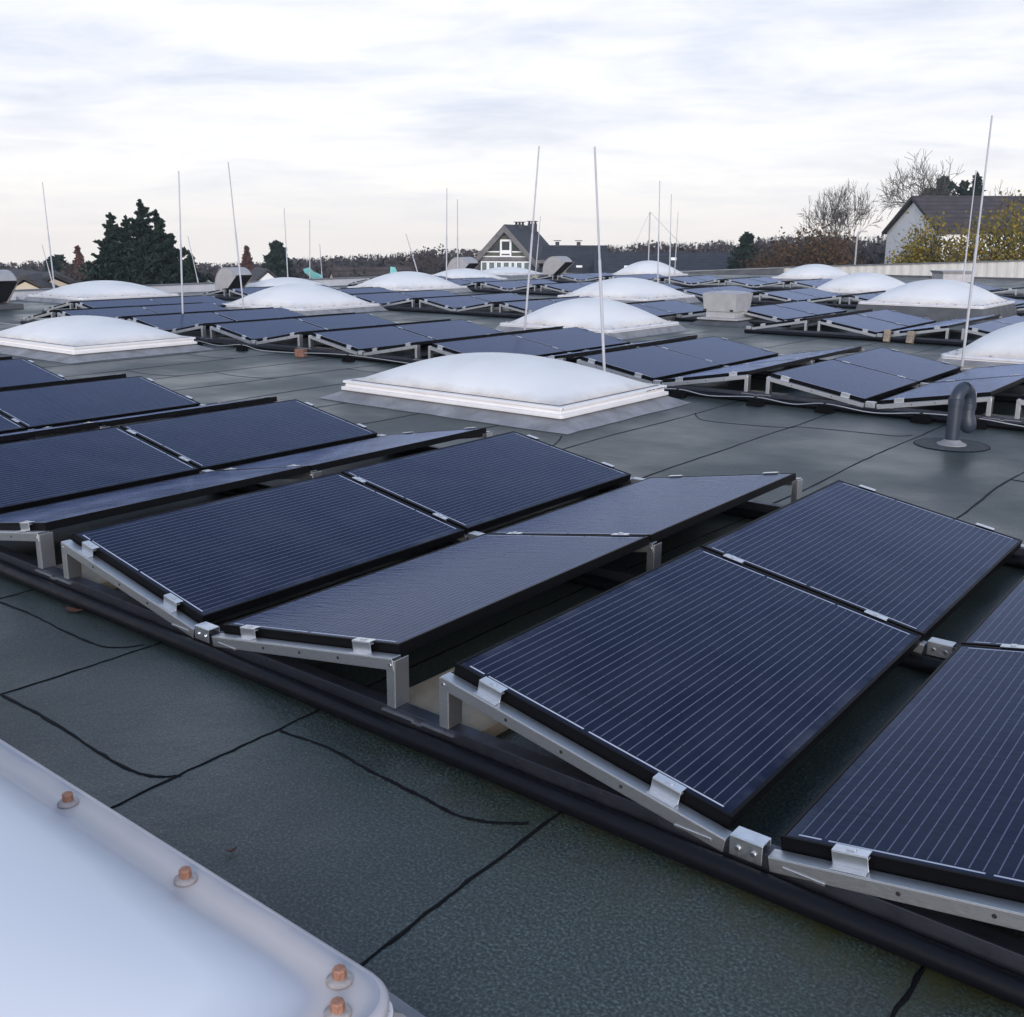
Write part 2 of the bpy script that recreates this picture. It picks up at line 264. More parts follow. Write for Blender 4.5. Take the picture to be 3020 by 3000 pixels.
# ------------------------------------------------------------------ mesh helpers
class MB:
    def __init__(s): s.v = []; s.f = []
    def add(s, vs, fs):
        o = len(s.v); s.v += [tuple(map(float, q)) for q in vs]; s.f += [tuple(i+o for i in f) for f in fs]; return s
    def box(s, a, b, M=None):
        (x0, y0, z0), (x1, y1, z1) = a, b
        vs = [(x0, y0, z0), (x1, y0, z0), (x1, y1, z0), (x0, y1, z0), (x0, y0, z1), (x1, y0, z1), (x1, y1, z1), (x0, y1, z1)]
        if M is not None: vs = [tuple(M @ Vector(q)) for q in vs]
        return s.add(vs, [(0, 3, 2, 1), (4, 5, 6, 7), (0, 1, 5, 4), (1, 2, 6, 5), (2, 3, 7, 6), (3, 0, 4, 7)])
    def tube(s, pts, rad, n=8, caps=True):
        pts = [Vector(q) for q in pts]; k = len(pts); rad = rad if isinstance(rad, (list, tuple)) else [rad]*k
        o = len(s.v); ref = None
        for i, q in enumerate(pts):
            d = (pts[min(i+1, k-1)]-pts[max(i-1, 0)]).normalized()
            if ref is None: ref = Vector((0, 0, 1)) if abs(d.z) < 0.9 else Vector((1, 0, 0))
            a = d.cross(ref); a = a.normalized() if a.length > 1e-6 else d.orthogonal().normalized(); b = d.cross(a).normalized(); ref = -b if False else b.cross(d)*0+ref
            for j in range(n):
                t = 2*math.pi*j/n; s.v.append(tuple(q+(a*math.cos(t)+b*math.sin(t))*rad[i]))
        for i in range(k-1):
            for j in range(n):
                s.f.append((o+i*n+j, o+i*n+(j+1) % n, o+(i+1)*n+(j+1) % n, o+(i+1)*n+j))
        if caps: s.f.append(tuple(o+j for j in range(n))[::-1]); s.f.append(tuple(o+(k-1)*n+j for j in range(n)))
        return s
    def lathe(s, prof, n=24, c=(0, 0, 0), cap=True):
        o = len(s.v)
        for r, z in prof:
            for j in range(n):
                t = 2*math.pi*j/n; s.v.append((c[0]+r*math.cos(t), c[1]+r*math.sin(t), c[2]+z))
        for i in range(len(prof)-1):
            for j in range(n): s.f.append((o+i*n+j, o+i*n+(j+1) % n, o+(i+1)*n+(j+1) % n, o+(i+1)*n+j))
        if cap: s.f.append(tuple(o+(len(prof)-1)*n+j for j in range(n))); s.f.append(tuple(o+j for j in range(n))[::-1])
        return s
    def prism(s, poly, y0, y1, M=None, axis='y'):
        """polygon in x-z swept along y (or in x-y along z, or in y-z along x)"""
        n = len(poly)
        def mk(a, b, t): return {'y': (a, t, b), 'z': (a, b, t), 'x': (t, a, b)}[axis]
        vs = [mk(a, b, y0) for a, b in poly]+[mk(a, b, y1) for a, b in poly]
        if M is not None: vs = [tuple(M @ Vector(q)) for q in vs]
        return s.add(vs, [tuple(range(n)), tuple(range(2*n-1, n-1, -1))]+[(i, i+n, (i+1) % n+n, (i+1) % n) for i in range(n)])
    def mesh(s, name, m, smooth=False, bevel=0):
        me = bpy.data.meshes.new(name); me.from_pydata(s.v, [], s.f); me.validate(); me.update()
        for x in (m if isinstance(m, (list, tuple)) else [m]): me.materials.append(x)
        import bmesh
        bm = bmesh.new(); bm.from_mesh(me); bmesh.ops.recalc_face_normals(bm, faces=bm.faces)
        if bevel:
            es = [e for e in bm.edges if len(e.link_faces) == 2 and e.calc_face_angle(0) > 0.6]
            bmesh.ops.bevel(bm, geom=es, offset=bevel, segments=2, affect='EDGES', profile=0.5)
        bm.to_mesh(me); bm.free()
        if smooth: me.polygons.foreach_set('use_smooth', [True]*len(me.polygons))
        return me
    def build(s, name, m, parent=None, smooth=False, bevel=0, loc=None):
        return inst(name, s.mesh(name, m, smooth, bevel), parent, loc)
def inst(name, me, parent=None, loc=None):
    o = bpy.data.objects.new(name, me); col.objects.link(o)
    if parent is not None: o.parent = parent
    if loc is not None: o.location = loc
    return o
def smooth_by_angle(o, deg=35):
    me = o.data; me.polygons.foreach_set('use_smooth', [True]*len(me.polygons))
    try: me.set_sharp_from_angle(angle=R(deg))
    except Exception: pass
    return o
def tag(o, label, cat, group=None):
    o['label'] = label; o['category'] = cat
    if group: o['group'] = group
    return o
def thing(name, label, cat, loc=(0, 0, 0), rotz=0, group=None):
    o = bpy.data.objects.new(name, None); o.empty_display_size = 0.2; col.objects.link(o); o.location = loc; o.rotation_euler = (0, 0, rotz)
    return tag(o, label, cat, group)
def struct(o, kind='structure'):
    o['kind'] = kind; return o
ORD = ['first', 'second', 'third', 'fourth', 'fifth', 'sixth', 'seventh', 'eighth', 'ninth', 'tenth', 'eleventh', 'twelfth', 'thirteenth', 'fourteenth']

# ------------------------------------------------------------------ roof, ground
GZ = -5.5
b = MB()
poly = [(-26.5, -30), (32, -30), (32, 46), (-19.85, 46), (-24.6, 42.8), (-30.8, 38.2), (-30.8, 33), (-26.5, 31)]
n = len(poly)
b.add([(x, y, 0) for x, y in poly]+[(x, y, GZ) for x, y in poly], [tuple(range(n))]+[(i, (i+1) % n, (i+1) % n+n, i+n) for i in range(n)])
struct(b.build('roof', FELT))
GROUND = mat('winter_grass', (0.055, 0.065, 0.03), 0.95, var=0.3, vscale=0.3, color2=(0.04, 0.038, 0.026))
def gz(r):        # the land falls away behind the first houses
    u = min(1, max(0, (r-66)/190)); return GZ-13.5*u*u*(3-2*u)
b = MB(); rs = [0.01, 20, 45, 66, 80, 95, 110, 130, 150, 175, 200, 230, 260, 300, 400, 600, 1000, 2000]; K = 72
b.add([(CAM[0]+r*math.cos(j*2*math.pi/K), CAM[1]+r*math.sin(j*2*math.pi/K), gz(r)-max(0, r-300)*.1) for r in rs for j in range(K)],
      [(i*K+j, i*K+(j+1) % K, (i+1)*K+(j+1) % K, (i+1)*K+j) for i in range(len(rs)-1) for j in range(K)])
struct(b.build('ground', GROUND, smooth=True))
b = MB().box((-60, -10, GZ), (-26.8, 30.8, -1.9)); struct(b.build('lower_roof', FELT))

# bitumen beads along the felt seams
random.seed(4)
def ribbon(mb, pts, wd, z=0.004, jit=0.004, step=0.04):
    out = []
    for (x0, y0), (x1, y1) in zip(pts, pts[1:]):
        L = math.hypot(x1-x0, y1-y0); k = max(1, int(L/step))
        for i in range(k): out.append((x0+(x1-x0)*i/k, y0+(y1-y0)*i/k))
    out.append(pts[-1]); vs = []; fs = []; ph = random.random()*9
    for i, (x, y) in enumerate(out):
        a = out[max(i-1, 0)]; c = out[min(i+1, len(out)-1)]; dx, dy = c[0]-a[0], c[1]-a[1]; l = math.hypot(dx, dy) or 1
        nx, ny = -dy/l, dx/l; off = math.sin(i*0.31+ph)*jit*0.7+random.uniform(-jit, jit)*0.7
        h = wd*random.uniform(0.55, 1.15)/2
        vs += [(x+nx*(off+h), y+ny*(off+h), 0.0015), (x+nx*off, y+ny*off, z), (x+nx*(off-h), y+ny*(off-h), 0.0015)]
    for i in range(len(out)-1):
        o = i*3; fs += [(o, o+1, o+4, o+3), (o+1, o+2, o+5, o+4)]
    mb.add(vs, fs)
sb = MB()
def smooth_path(pts, k=6):
    """Catmull-Rom through the points"""
    P4 = [pts[0]]+list(pts)+[pts[-1]]; out = []
    for i in range(1, len(P4)-2):
        a, b, c, d = (np.array(P4[j]) for j in (i-1, i, i+1, i+2))
        for s in range(k):
            t = s/k; out.append(tuple(0.5*((2*b)+(-a+c)*t+(2*a-5*b+4*c-d)*t*t+(-a+3*b-3*c+d)*t**3)))
    out.append(tuple(pts[-1])); return out
for i in range(-26, 10):
    x = -0.57+1.02*i
    far = x < -9
    for y0, y1 in ((-4, 3.4), (3.4, 7.6), (10.7, 15.1), (18.2, 23)):
        ribbon(sb, smooth_path([(x+random.uniform(-.03, .03), y0+(y1-y0)*j/5) for j in range(6)], 3), 0.013 if y0 < 3 else 0.018, step=0.04 if y0 < 3 else 0.12, jit=0.005)
cross = [[(-3.6, -.27), (-3.32, -.26), (-2.99, -.27), (-2.75, -.255), (-2.66, -.20), (-2.62, -.14)],
         [(-2.62, -.74), (-2.25, -.73), (-1.99, -.74), (-1.76, -.745), (-1.66, -.715), (-1.605, -.66)],
         [(-1.605, -.275), (-1.38, -.25), (-1.16, -.27), (-.95, -.28), (-.79, -.285), (-.68, -.25), (-.6, -.19)],
         [(-3.62, 6.5), (-3.45, 6.25), (-3.28, 6.18), (-2.9, 6.23), (-2.62, 6.32), (-2.57, 6.42)],
         [(-2.57, 6.42), (-2.3, 6.48), (-2.13, 6.5), (-1.73, 6.54), (-1.64, 6.68)],
         [(-3.95, 4.73), (-3.85, 4.55), (-3.78, 4.4), (-3.72, 4.2)],
         [(-9.75, 5.4), (-9.3, 5.35), (-8.85, 5.42), (-8.73, 5.55)], [(-10.77, 4.8), (-10.3, 4.75), (-9.9, 4.83), (-9.75, 4.95)],
         [(-11.8, 6.4), (-11.3, 6.35), (-10.9, 6.42), (-10.77, 6.5)], [(-8.73, 6.7), (-8.3, 6.66), (-7.85, 6.72), (-7.71, 6.8)],
         [(-.57, 5.4), (-.2, 5.36), (.3, 5.42), (.45, 5.5)], [(-4.65, 12.6), (-4.2, 12.5), (-3.8, 12.6), (-3.63, 12.7)], [(-5.67, 11.9), (-5.2, 11.8), (-4.8, 11.9), (-4.65, 12)],
         [(-7.7, 13.1), (-7.2, 13.05), (-6.8, 13.1), (-6.69, 13.2)], [(-13.8, 13.1), (-13.3, 13.05), (-12.9, 13.1), (-12.8, 13.2)]]
for c in cross: ribbon(sb, smooth_path(c), 0.014, jit=0.003, step=0.03)
struct(sb.build('roof_seams', SEAM))

# ------------------------------------------------------------------ solar arrays
T = 0.17554; ST, CT = math.sin(T), math.cos(T)
PW, PL, GAP, RG, VG = 0.99, 1.65, 0.02, 0.25518, 0.13467
H0 = 0.136; HI = H0+PW*ST; PER = 2*PW*CT+RG+VG; TH = 0.04
fm = MB()
e = 0.011
fm.box((0, 0, -TH), (e, PL, 0.0)).box((PW-e, 0, -TH), (PW, PL, 0)).box((e, 0, -TH), (PW-e, e, 0)).box((e, PL-e, -TH), (PW-e, PL, 0))
FRAME_ME = fm.mesh('frame', BLACK, bevel=0.0012)
GLASS_ME = MB().box((e+.001, e+.001, -0.012), (PW-e-.001, PL-e-.001, -0.002)).mesh('cell_glass', GLASS)
BACK_ME = MB().box((0.15, 0.6, -0.034), (0.27, 0.72, -0.013)).mesh('junction_box', BACK)
# end clamp: foot on the beam, upright plate, lip over the frame edge
ec = MB().box((-.045, -.024, -.034), (.045, -.020, .004)).box((-.045, -.024, .004), (.045, .010, .007)).box((-.045, -.020, -.006), (.045, -.004, -.002)).box((-.045, -.046, -.034), (.045, -.024, -.031))
ec.box((-.012, -.014, .007), (.012, -.002, .012))
ENDC = ec.mesh('end_clamp', CLAMP, bevel=0.0012)
mc = MB().box((-.045, -.026, .002), (.045, .006, .006)).box((-.045, -.015, -.03), (.045, -.005, .002)).box((-.01, -.02, .006), (.01, 0, .011))
MIDC = mc.mesh('middle_clamp', CLAMP, bevel=0.001)
fc = MB().box((-.045, .020, -.034), (.045, .024, .004)).box((-.045, -.010, .004), (.045, .024, .007)).box((-.045, .024, -.034), (.045, .046, -.031))
FARC = fc.mesh('end_clamp', CLAMP, bevel=0.0012)

def xrow(side, k, ox):       # (x of the panel's left edge, z of it, rotation about y)
    if side == 'E': return -VG/2-PW*CT-k*PER+ox, HI, T
    return VG/2-k*PER+ox, H0, -T
AN = ['nearest array', 'second array', 'third array', 'fourth array', 'farthest array']
def panel(side, k, ox, y0, lab, front, back, near):
    x, z, ry = xrow(side, k, ox)
    t = thing('solar_panel', lab, 'solar panel', (x, y0, z), 0, 'solar panels of the rooftop arrays'); t.rotation_euler = (random.uniform(-.002, .002), ry+random.uniform(-.003, .003), random.uniform(-.0015, .0015))
    inst('frame', FRAME_ME, t); inst('cell_glass', GLASS_ME, t)
    if near: inst('junction_box', BACK_ME, t)
    for cx in (0.165, 0.80) if side == 'E' else (0.19, 0.83):
        inst('clamp', ENDC if front else MIDC, t, (cx, 0, 0))
        if back: inst('clamp', FARC, t, (cx, PL, 0))
    return t
# bracket: sloping beam with a post under its high end (E: high end at x=0; W mirrored)
HOLES = {}
def bracket_meshes(m):
    out = {}
    for side in 'EW':
        sg = 1 if side == 'E' else -1
        bm_ = MB(); L = PW*CT
        a = T*sg
        M = Matrix.Rotation(a, 4, 'Y')
        x0, x1 = (-0.012, PW+0.015) if side == 'E' else (-(PW+0.015), 0.012)
        bm_.box((x0, -.05, -.0375), (x1, -.006, -.0345), M)              # top flange
        bm_.box((x0, -.05, -.077), (x1, -.047, -.0375), M)               # front web
        bm_.box((x0, -.047, -.077), (x1, -.03, -.0745), M)               # lower lip
        # small fixing holes read as dark plugs
        bo = MB().add([(0.006*math.cos(j*math.pi/4), 0, 0.006*math.sin(j*math.pi/4)) for j in range(8)], [tuple(range(8))])
        HOLES[side] = [tuple(M @ Vector((hx*sg, -.0508, -.056))) for hx in (0.26, 0.47, 0.68)]
        lg = MB(); zt = HI-.036; zb = 0.0985
        u0, u1 = (-0.028, 0.010) if side == 'E' else (-0.010, 0.028)
        for (a0, b0), (a1, b1) in (((u0, -.048), (u1, -.045)), ((u0, -.045), (u0+.003, .022)), ((u1-.003, -.045), (u1, .022))):
            lg.box((a0, b0, zb-HI), (a1, b1, -.040 if side == 'E' else -.040))
        pl = MB()
        for zz in (-.058,): pl.tube([((u0+u1)/2, -.0525, zz), ((u0+u1)/2, -.048, zz)], .006, 8)
        out[side] = (bm_.mesh('beam', m, bevel=.0015), lg.mesh('post', m, bevel=.0015), bo.mesh('fixing_hole', DARKHOLE), pl.mesh('rivet', STEEL))
    return out
BR = bracket_meshes(ALU)
def bracket(side, k, ox, y, lab, near, flip=False):
    x, z, ry = xrow(side, k, ox)
    xh = x if side == 'E' else x+PW*CT
    t = thing('mounting_bracket', lab, 'bracket', (xh, y, HI), 0, 'aluminium brackets under the panels')
    if flip: t.scale = (1, -1, 1)
    bme, pme, hme, rme = BR[side]
    bo = inst('beam', bme, t); po = inst('post', pme, t)
    if near:
        for hp in HOLES[side]: inst('fixing_hole', hme, bo, hp)
        inst('rivet', rme, po)
    return t
def base_rail(x0, x1, y, lab, pad, valleys, ridges, near):
    t = thing('base_rail', lab, 'mounting rail', ((x0+x1)/2, y, 0), 0, 'aluminium base rails of the arrays'); o = -(x0+x1)/2
    r = MB(); r.box((x0+o, -.044, .030), (x1+o, -.041, .098)).box((x0+o, -.041, .095), (x1+o, .012, .098)).box((x0+o, -.041, .030), (x1+o, .02, .033))
    r.box((x0+o, .009, .083), (x1+o, .012, .095))
    ro = r.build('rail', ALU_DULL, t, bevel=.001)
    if pad:
        rr_ = .031; K = max(2, int((x1-x0)/.3)); rg = random.Random(int(y*10)+7)
        pts = [(x0+o+(x1-x0)*i/K, -.076+rg.uniform(-.003, .003), rr_+.001+rg.uniform(0, .003)) for i in range(K+1)]
        smooth_by_angle(MB().tube(smooth_path(pts, 3), rr_, 18).build('black_conduit', RUBBER, t), 50)
        f = MB().box((x0+o, -.044, .002), (x1+o, .04, .0295)); f.build('rubber_pad', RUBBER, t)
    for v in valleys:
        c = MB(); c.box((v+o-.046, -.0545, .066), (v+o+.046, -.0515, .122)).box((v+o-.046, -.0515, .119), (v+o+.046, .0, .122)).box((v+o-.046, -.003, .100), (v+o+.046, .0, .119))
        s_ = c.build('splice_cover', CLAMP if near else ALU, t, bevel=.0015)
        q = MB()
        for dx in (-.022, .022): q.tube([(v+o+dx, -.060, .092), (v+o+dx, -.0545, .092)], .007, 8)
        q.build('screw', STEEL, s_)
        if near:
            for d in (-.155, .155):
                g = MB().box((v+o+d-.055, -.053, .080), (v+o+d+.055, -.0445, .0855)); g.build('slotted_plate', CLAMP, t)
                g = MB().box((v+o+d-.055, -.0448, .068), (v+o+d+.055, -.0444, .0795)); g.build('slot', DARKHOLE, t)
            for d in (-.072, .072):
                g = MB()
                q = [(v+o+d+.014*math.cos(j*math.pi/6), -.0448, .083+.010*math.sin(j*math.pi/6)) for j in range(12)]; g.add(q, [tuple(range(12))]); g.build('slot', DARKHOLE, t)
    if near:
        for v in ridges:
            g = MB().box((v+o-.16, -.054, .079), (v+o-.02, -.0445, .0845)).box((v+o+.02, -.054, .079), (v+o+.16, -.0445, .0845)).box((v+o-.02, -.054, .072), (v+o+.02, -.0445, .0775)); g.build('slotted_plate', CLAMP, t)
        hme = MB().add([(.006*math.cos(j*math.pi/4), 0, .005*math.sin(j*math.pi/4)) for j in range(8)], [tuple(range(8))]).mesh('fixing_hole', DARKHOLE)
        xx = x0+.2
        while xx < x1: inst('fixing_hole', hme, ro, (xx+o, -.0444, .087)); xx += .3
    return t

# arrays: offset x, y and, per half row, the first panel position along y
ARR = [(0.0, 0.0, {('E', k): 0 for k in range(0, 5)} | {('W', k): 0 for k in range(0, 6)}, 2),
       (0.045, 7.558, {('E', k): 0 for k in range(0, 8)} | {('W', k): 0 for k in range(1, 9)} | {('E', 8): 1, ('W', 9): 1}, 2),
       (-0.03, 15.0, {('E', k): 0 for k in (1, 2, 4, 5, 6, 7, 8, 9)} | {('W', k): 0 for k in (2, 3, 5, 6, 7, 8, 9, 10)} | {('E', 3): 1, ('W', 4): 1}, 1),
       (-0.03, 22.85, {('E', k): 0 for k in range(1, 11)} | {('W', k): 0 for k in range(2, 12)}, 1),
       (-0.03, 30.3, {('E', k): 0 for k in range(2, 10)} | {('W', k): 0 for k in range(3, 11)}, 0)]
random.seed(11)
for ai, (ox, oy, rows, lvl) in enumerate(ARR):
    ridges = sorted({k if s == 'E' else k-1 for s, k in rows}); an = AN[ai]
    for (s, k), st in rows.items():
        r = k if s == 'E' else k-1; od = ORD[r-ridges[0]]; face = 'right-facing' if s == 'E' else 'left-facing'
        for v in (0, 1):
            y0 = oy+(st+v)*(PL+GAP)
            panel(s, k, ox, y0, f"{'front' if v == 0 else 'back'} {face} black solar panel at the {od} ridge from the right, {an}", v == 0, v == 1, lvl == 2)
        ys = [(oy+st*(PL+GAP), 'front', False)]
        if lvl >= 1: ys.append((oy+(st+2)*(PL+GAP)-GAP, 'rear', True))
        if lvl == 2: ys.insert(1, (oy+(st+1)*(PL+GAP)+.03, 'middle', False))
        for yb, nm, fl in ys:
            bracket(s, k, ox, yb, f"{nm} aluminium bracket under {face} panels, {od} ridge from the right, {an}", lvl == 2, fl)
    st_groups = {}
    for (s, k), st in rows.items(): st_groups.setdefault(st, []).append((s, k))
    for st, ks in st_groups.items():
        xs = [xrow(s, k, ox)[0] for s, k in ks]
        segs = []
        for x in sorted(xs):
            if segs and x-segs[-1][1] < 0.6: segs[-1][1] = x+PW*CT
            else: segs.append([x, x+PW*CT])
        segs = [(a-.12, c+.12) for a, c in segs]
        segs.reverse()
        for si, (a, c) in enumerate(segs):
            va = [-k*PER+ox for k in range(-1, 14) if a < -k*PER+ox < c]; ra = [-k*PER+ox-VG/2-PW*CT-RG/2 for k in range(-1, 14) if a < -k*PER+ox-VG/2-PW*CT-RG/2 < c]
            sfx = '' if len(segs) == 1 else (' right of the box ventilator' if si == 0 else ' left of the box ventilator')
            sfx2 = ' behind the box ventilator' if (st and ai == 2) else (' beside the curved hood' if st else sfx)
            base_rail(a, c, oy+st*(PL+GAP), f"front aluminium rail on black rubber under the {an}{sfx2}", True, va, ra, lvl == 2)
            if lvl == 2 and not st:
                base_rail(a, c, oy+PL+GAP+.03, f"middle aluminium rail hidden under the {an}", True, va, [], False)
                rr = base_rail(a, c, oy+2*PL+GAP+.02, f"rear aluminium rail under the {an}", True, va, [], False)
    # ballast slabs at the ridges
    if lvl >= 1:
        for (s, k), st in rows.items():
            if s != 'E' or ('W', k+1) not in rows: continue
            xr = -VG/2-PW*CT-RG/2-k*PER+ox
            bb = MB().box((-.21, 0, 0), (.21, .40, .05)); o = bb.build('ballast_slab', SLAB, bevel=.004)
            o.location = (xr-.045, oy+st*(PL+GAP)+.03, .0); o.rotation_euler = (0, 0, random.uniform(-.03, .03))
            tag(o, f"beige concrete slab between posts at the {ORD[k-ridges[0]]} ridge from the right, {an}", 'concrete slab', 'ballast slabs under the ridges')

# ------------------------------------------------------------------ dome skylights
def dome(label, x0, x1, y0, y1, zr, H, framed=False, nb=0, apron=APRON, ap=0.13, rim=None, power=1.0, cove=0, group='dome skylights on the flat roof', n=28, bolts_near=False):
    cx, cy = (x0+x1)/2, (y0+y1)/2; ax, ay = (x1-x0)/2, (y1-y0)/2
    t = thing('dome_skylight', label, 'skylight', (cx, cy, 0), 0, group)
    # sloping felt upstand with a skirt lying on the roof
    zb = zr-(0.098 if framed else 0.035)
    m = MB(); ins = 0.03
    rings = [(ax+ap, ay+ap, 0.004), (ax+ap-.05, ay+ap-.05, 0.022), (ax-ins+.02, ay-ins+.02, zb*.92), (ax-ins, ay-ins, zb)]
    K = 10; vs = []; random.seed(int(abs(cx*37)+abs(cy*11)))
    def ringpts(a, c, z, wob):
        out = []
        for (sx, sy), (ex, ey) in (((-1, -1), (1, -1)), ((1, -1), (1, 1)), ((1, 1), (-1, 1)), ((-1, 1), (-1, -1))):
            for i in range(K):
                u = i/K; out.append((a*(sx+(ex-sx)*u)+random.uniform(-wob, wob), c*(sy+(ey-sy)*u)+random.uniform(-wob, wob), z))
        return out
    for i, (a, c, z) in enumerate(rings): vs += ringpts(a, c, z, .014 if i == 0 else (.008 if i == 1 else .002))
    q = 4*K
    m.add(vs, [(i*q+j, i*q+(j+1) % q, (i+1)*q+(j+1) % q, (i+1)*q+j) for i in range(len(rings)-1) for j in range(q)])
    smooth_by_angle(m.build('upstand', apron, t), 25)
    def rr(a, c, r, k=6):
        out = []
        for qx, qy, s in ((1, -1, -90), (1, 1, 0), (-1, 1, 90), (-1, -1, 180)):
            for i in range(k+1):
                th = R(s+90*i/k); out.append((qx*(a-r)+r*math.cos(th), qy*(c-r)+r*math.sin(th)))
        return out
    def sweep(mb, prof, r):    # prof: list of (inset, z) closed ring swept round a rounded rectangle
        k = len(prof); base = [rr(ax-i, ay-i, max(r-i, .004)) for i, z in prof]; nn = len(base[0]); vs = []
        for (i, z), ring in zip(prof, base): vs += [(x, y, z) for x, y in ring]
        mb.add(vs, [(a*nn+j, a*nn+(j+1) % nn, ((a+1) % k)*nn+(j+1) % nn, ((a+1) % k)*nn+j) for a in range(k) for j in range(nn)])
    if framed:
        f = MB(); sweep(f, [(.012, zr-.094), (-.018, zr-.097), (-.022, zr-.088), (-.020, zr-.066), (.020, zr-.060), (.022, zr-.028), (.0, zr-.024), (-.002, zr-.004), (.004, zr), (.055, zr), (.06, zr-.02), (.06, zr-.094)], .012)
        smooth_by_angle(f.build('frame', FRAMEW, t), 30)
        g = MB(); sweep(g, [(.055, zr+.0015), (.075, zr+.004), (.082, zr+.001), (.06, zr-.01)], .012); g.build('gasket', DIRT, t)
        inner = .075; z1 = zr+.002; rc = .05
    else:
        f = MB(); rc0 = .10
        sweep(f, [(.010, zr-.035), (.0, zr-.03), (-.002, zr-.010), (.004, zr-.001), (.014, zr+.002), (.125, zr+.002), (.125, zr-.010), (.02, zr-.012), (.014, zr-.035)], rc0)
        smooth_by_angle(f.build('flange', rim or WHITERIM, t), 40)
        g = MB(); sweep(g, [(.004, zr-.05), (.004, zr-.036), (.10, zr-.036), (.10, zr-.05)], .07); g.build('curb_frame', FRAMEW, t)
        inner = .018 if cove else .118; z1 = zr+(.0035 if cove else .0015); rc = .12
    # shell
    a, c = ax-inner, ay-inner; sh = MB(); vs = []
    for j in range(n+1):
        v = math.sin((j/n-.5)*math.pi)
        for i in range(n+1):
            u = math.sin((i/n-.5)*math.pi)
            hgt = ((1-u*u)*(1-v*v))**power
            if cove:        # flat dusty edge strip, then a rounded step up to the dome
                u2, v2 = abs(u)*a/(a-.085), abs(v)*c/(c-.085); hgt = max(0, 1-u2*u2)*max(0, 1-v2*v2); hgt = (1-math.exp(-(hgt/cove)**1.15))*.6+hgt*.4
            X_, Y_ = u*a, v*c
            if cove:        # keep inside the rounded flange corner
                qx, qy = abs(X_)-(ax-.1), abs(Y_)-(ay-.1)
                if qx > 0 and qy > 0:
                    l_ = max(qx, qy)/math.hypot(qx, qy); X_ = math.copysign(ax-.1+qx*l_, X_); Y_ = math.copysign(ay-.1+qy*l_, Y_)
            vs.append((X_, Y_, z1+H*hgt))
    sh.add(vs, [(j*(n+1)+i, j*(n+1)+i+1, (j+1)*(n+1)+i+1, (j+1)*(n+1)+i) for j in range(n) for i in range(n)])
    sh.build('dome_shell', dusty_shaded_opal(a, c) if cove else OPAL, t, smooth=True)
    if nb:
        if bolts_near:
            bm_ = MB().lathe([(.027, 0), (.027, .004), (.021, .008), (.013, .010)], 20).mesh('bolt', SEALDISC, True)
            hm = MB().lathe([(.0145, .008), (.0145, .026), (.012, .0295), (.007, .030)], 8).mesh('bolt_head', COPPER)
        else:
            bm_ = MB().lathe([(.022, 0), (.022, .008), (.014, .02), (.006, .023)], 10).mesh('bolt', SEALDISC, True); hm = None
        pts = []
        for s in (-1, 1):
            for i in range(nb):
                u = (i+.5)/nb*2-1
                pts += [(u*ax, s*(ay-.062)), (s*(ax-.062), u*ay)]
        if bolts_near: pts = [(ax-.13-.52*i, ay-.066) for i in range(6)]+[(ax-.066, ay-.13-.47*i) for i in range(4)]+[(ax-.13-.52*i, -ay+.066) for i in range(6)]+[(-ax+.066, ay-.13-.47*i) for i in range(4)]
        for x, y in pts:
            bo = inst('bolt', bm_, t, (x, y, zr+(.0045 if cove else .002)))
            if hm: inst('bolt_head', hm, bo)
    return t
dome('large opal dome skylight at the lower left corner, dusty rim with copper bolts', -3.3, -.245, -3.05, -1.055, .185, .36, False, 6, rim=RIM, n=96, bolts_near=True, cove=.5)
dcen = dome('opal dome skylight with white box frame, in the middle of the aisle', -6.93, -4.13, 4.97, 6.84, .19, .295, True, power=.68, ap=.19)
rg = random.Random(5)
for y_, l_ in ((.52, .10), (.63, .06), (.71, .12), (.80, .05), (.86, .03), (-.92, .015)):
    k_ = 9; up = [(y_+l_*i/k_, .185-.004-rg.uniform(0, .004)) for i in range(k_+1)]; dn_ = [(y_+l_*i/k_, .169+rg.uniform(0, .006)) for i in range(k_, -1, -1)]
    MB().add([(1.4035, y, z) for y, z in up+dn_], [tuple(range(2*k_+2))]).build('scuff_mark', DIRT, dcen)
dome('opal dome skylight with white box frame, cut by the left picture edge', -14.93, -12.13, 4.88, 6.83, .19, .30, True, power=.68, ap=.20)
dome('bolted opal dome behind the framed central skylight, crossed by two rods', -10.6, -8.2, 12.15, 14.55, .16, .44, False, 6, power=.68)
dome('bolted opal dome left of centre in the third skylight row', -19.0, -16.15, 12.3, 14.75, .16, .46, False, 6, power=.68)
dome('opal dome farthest left, behind solar panels near the pale parapet', -26.0, -23.3, 11.3, 14.2, .16, .36, False, 6, power=.68)
dome('bolted opal dome cut by the right edge beyond the gooseneck pipe', -2.87, -.4, 11.75, 14.2, .18, .46, False, 6, power=.68)
dome('opal dome right behind the double-rodded dome', -14.9, -12.15, 20.0, 22.6, .19, .46, False, 6, power=.68)
dome('opal dome in front of the two curved hoods, middle distance', -22.7, -20.1, 19.75, 22.55, .185, .46, False, 6, power=.68)
dome('opal dome on a tall grey curb, right of the box ventilator', -6.9, -4.35, 19.95, 22.65, .34, .47, False, 7, power=.68, apron=APRON_DARK, ap=.10)
dome('distant opal dome peeking between two far hoods, left one', -26.3, -23.8, 26.9, 29.3, .17, .36, False, 0, power=.68)
dome('distant opal dome under the gabled house, beside the far hood', -29.6, -27.1, 33.8, 36.3, .12, .28, False, 0, power=.68)
dome('distant opal dome crossed by a rod, right of the dark long roof', -22.9, -20.4, 35.0, 37.5, .2, .56, False, 0, power=.68)
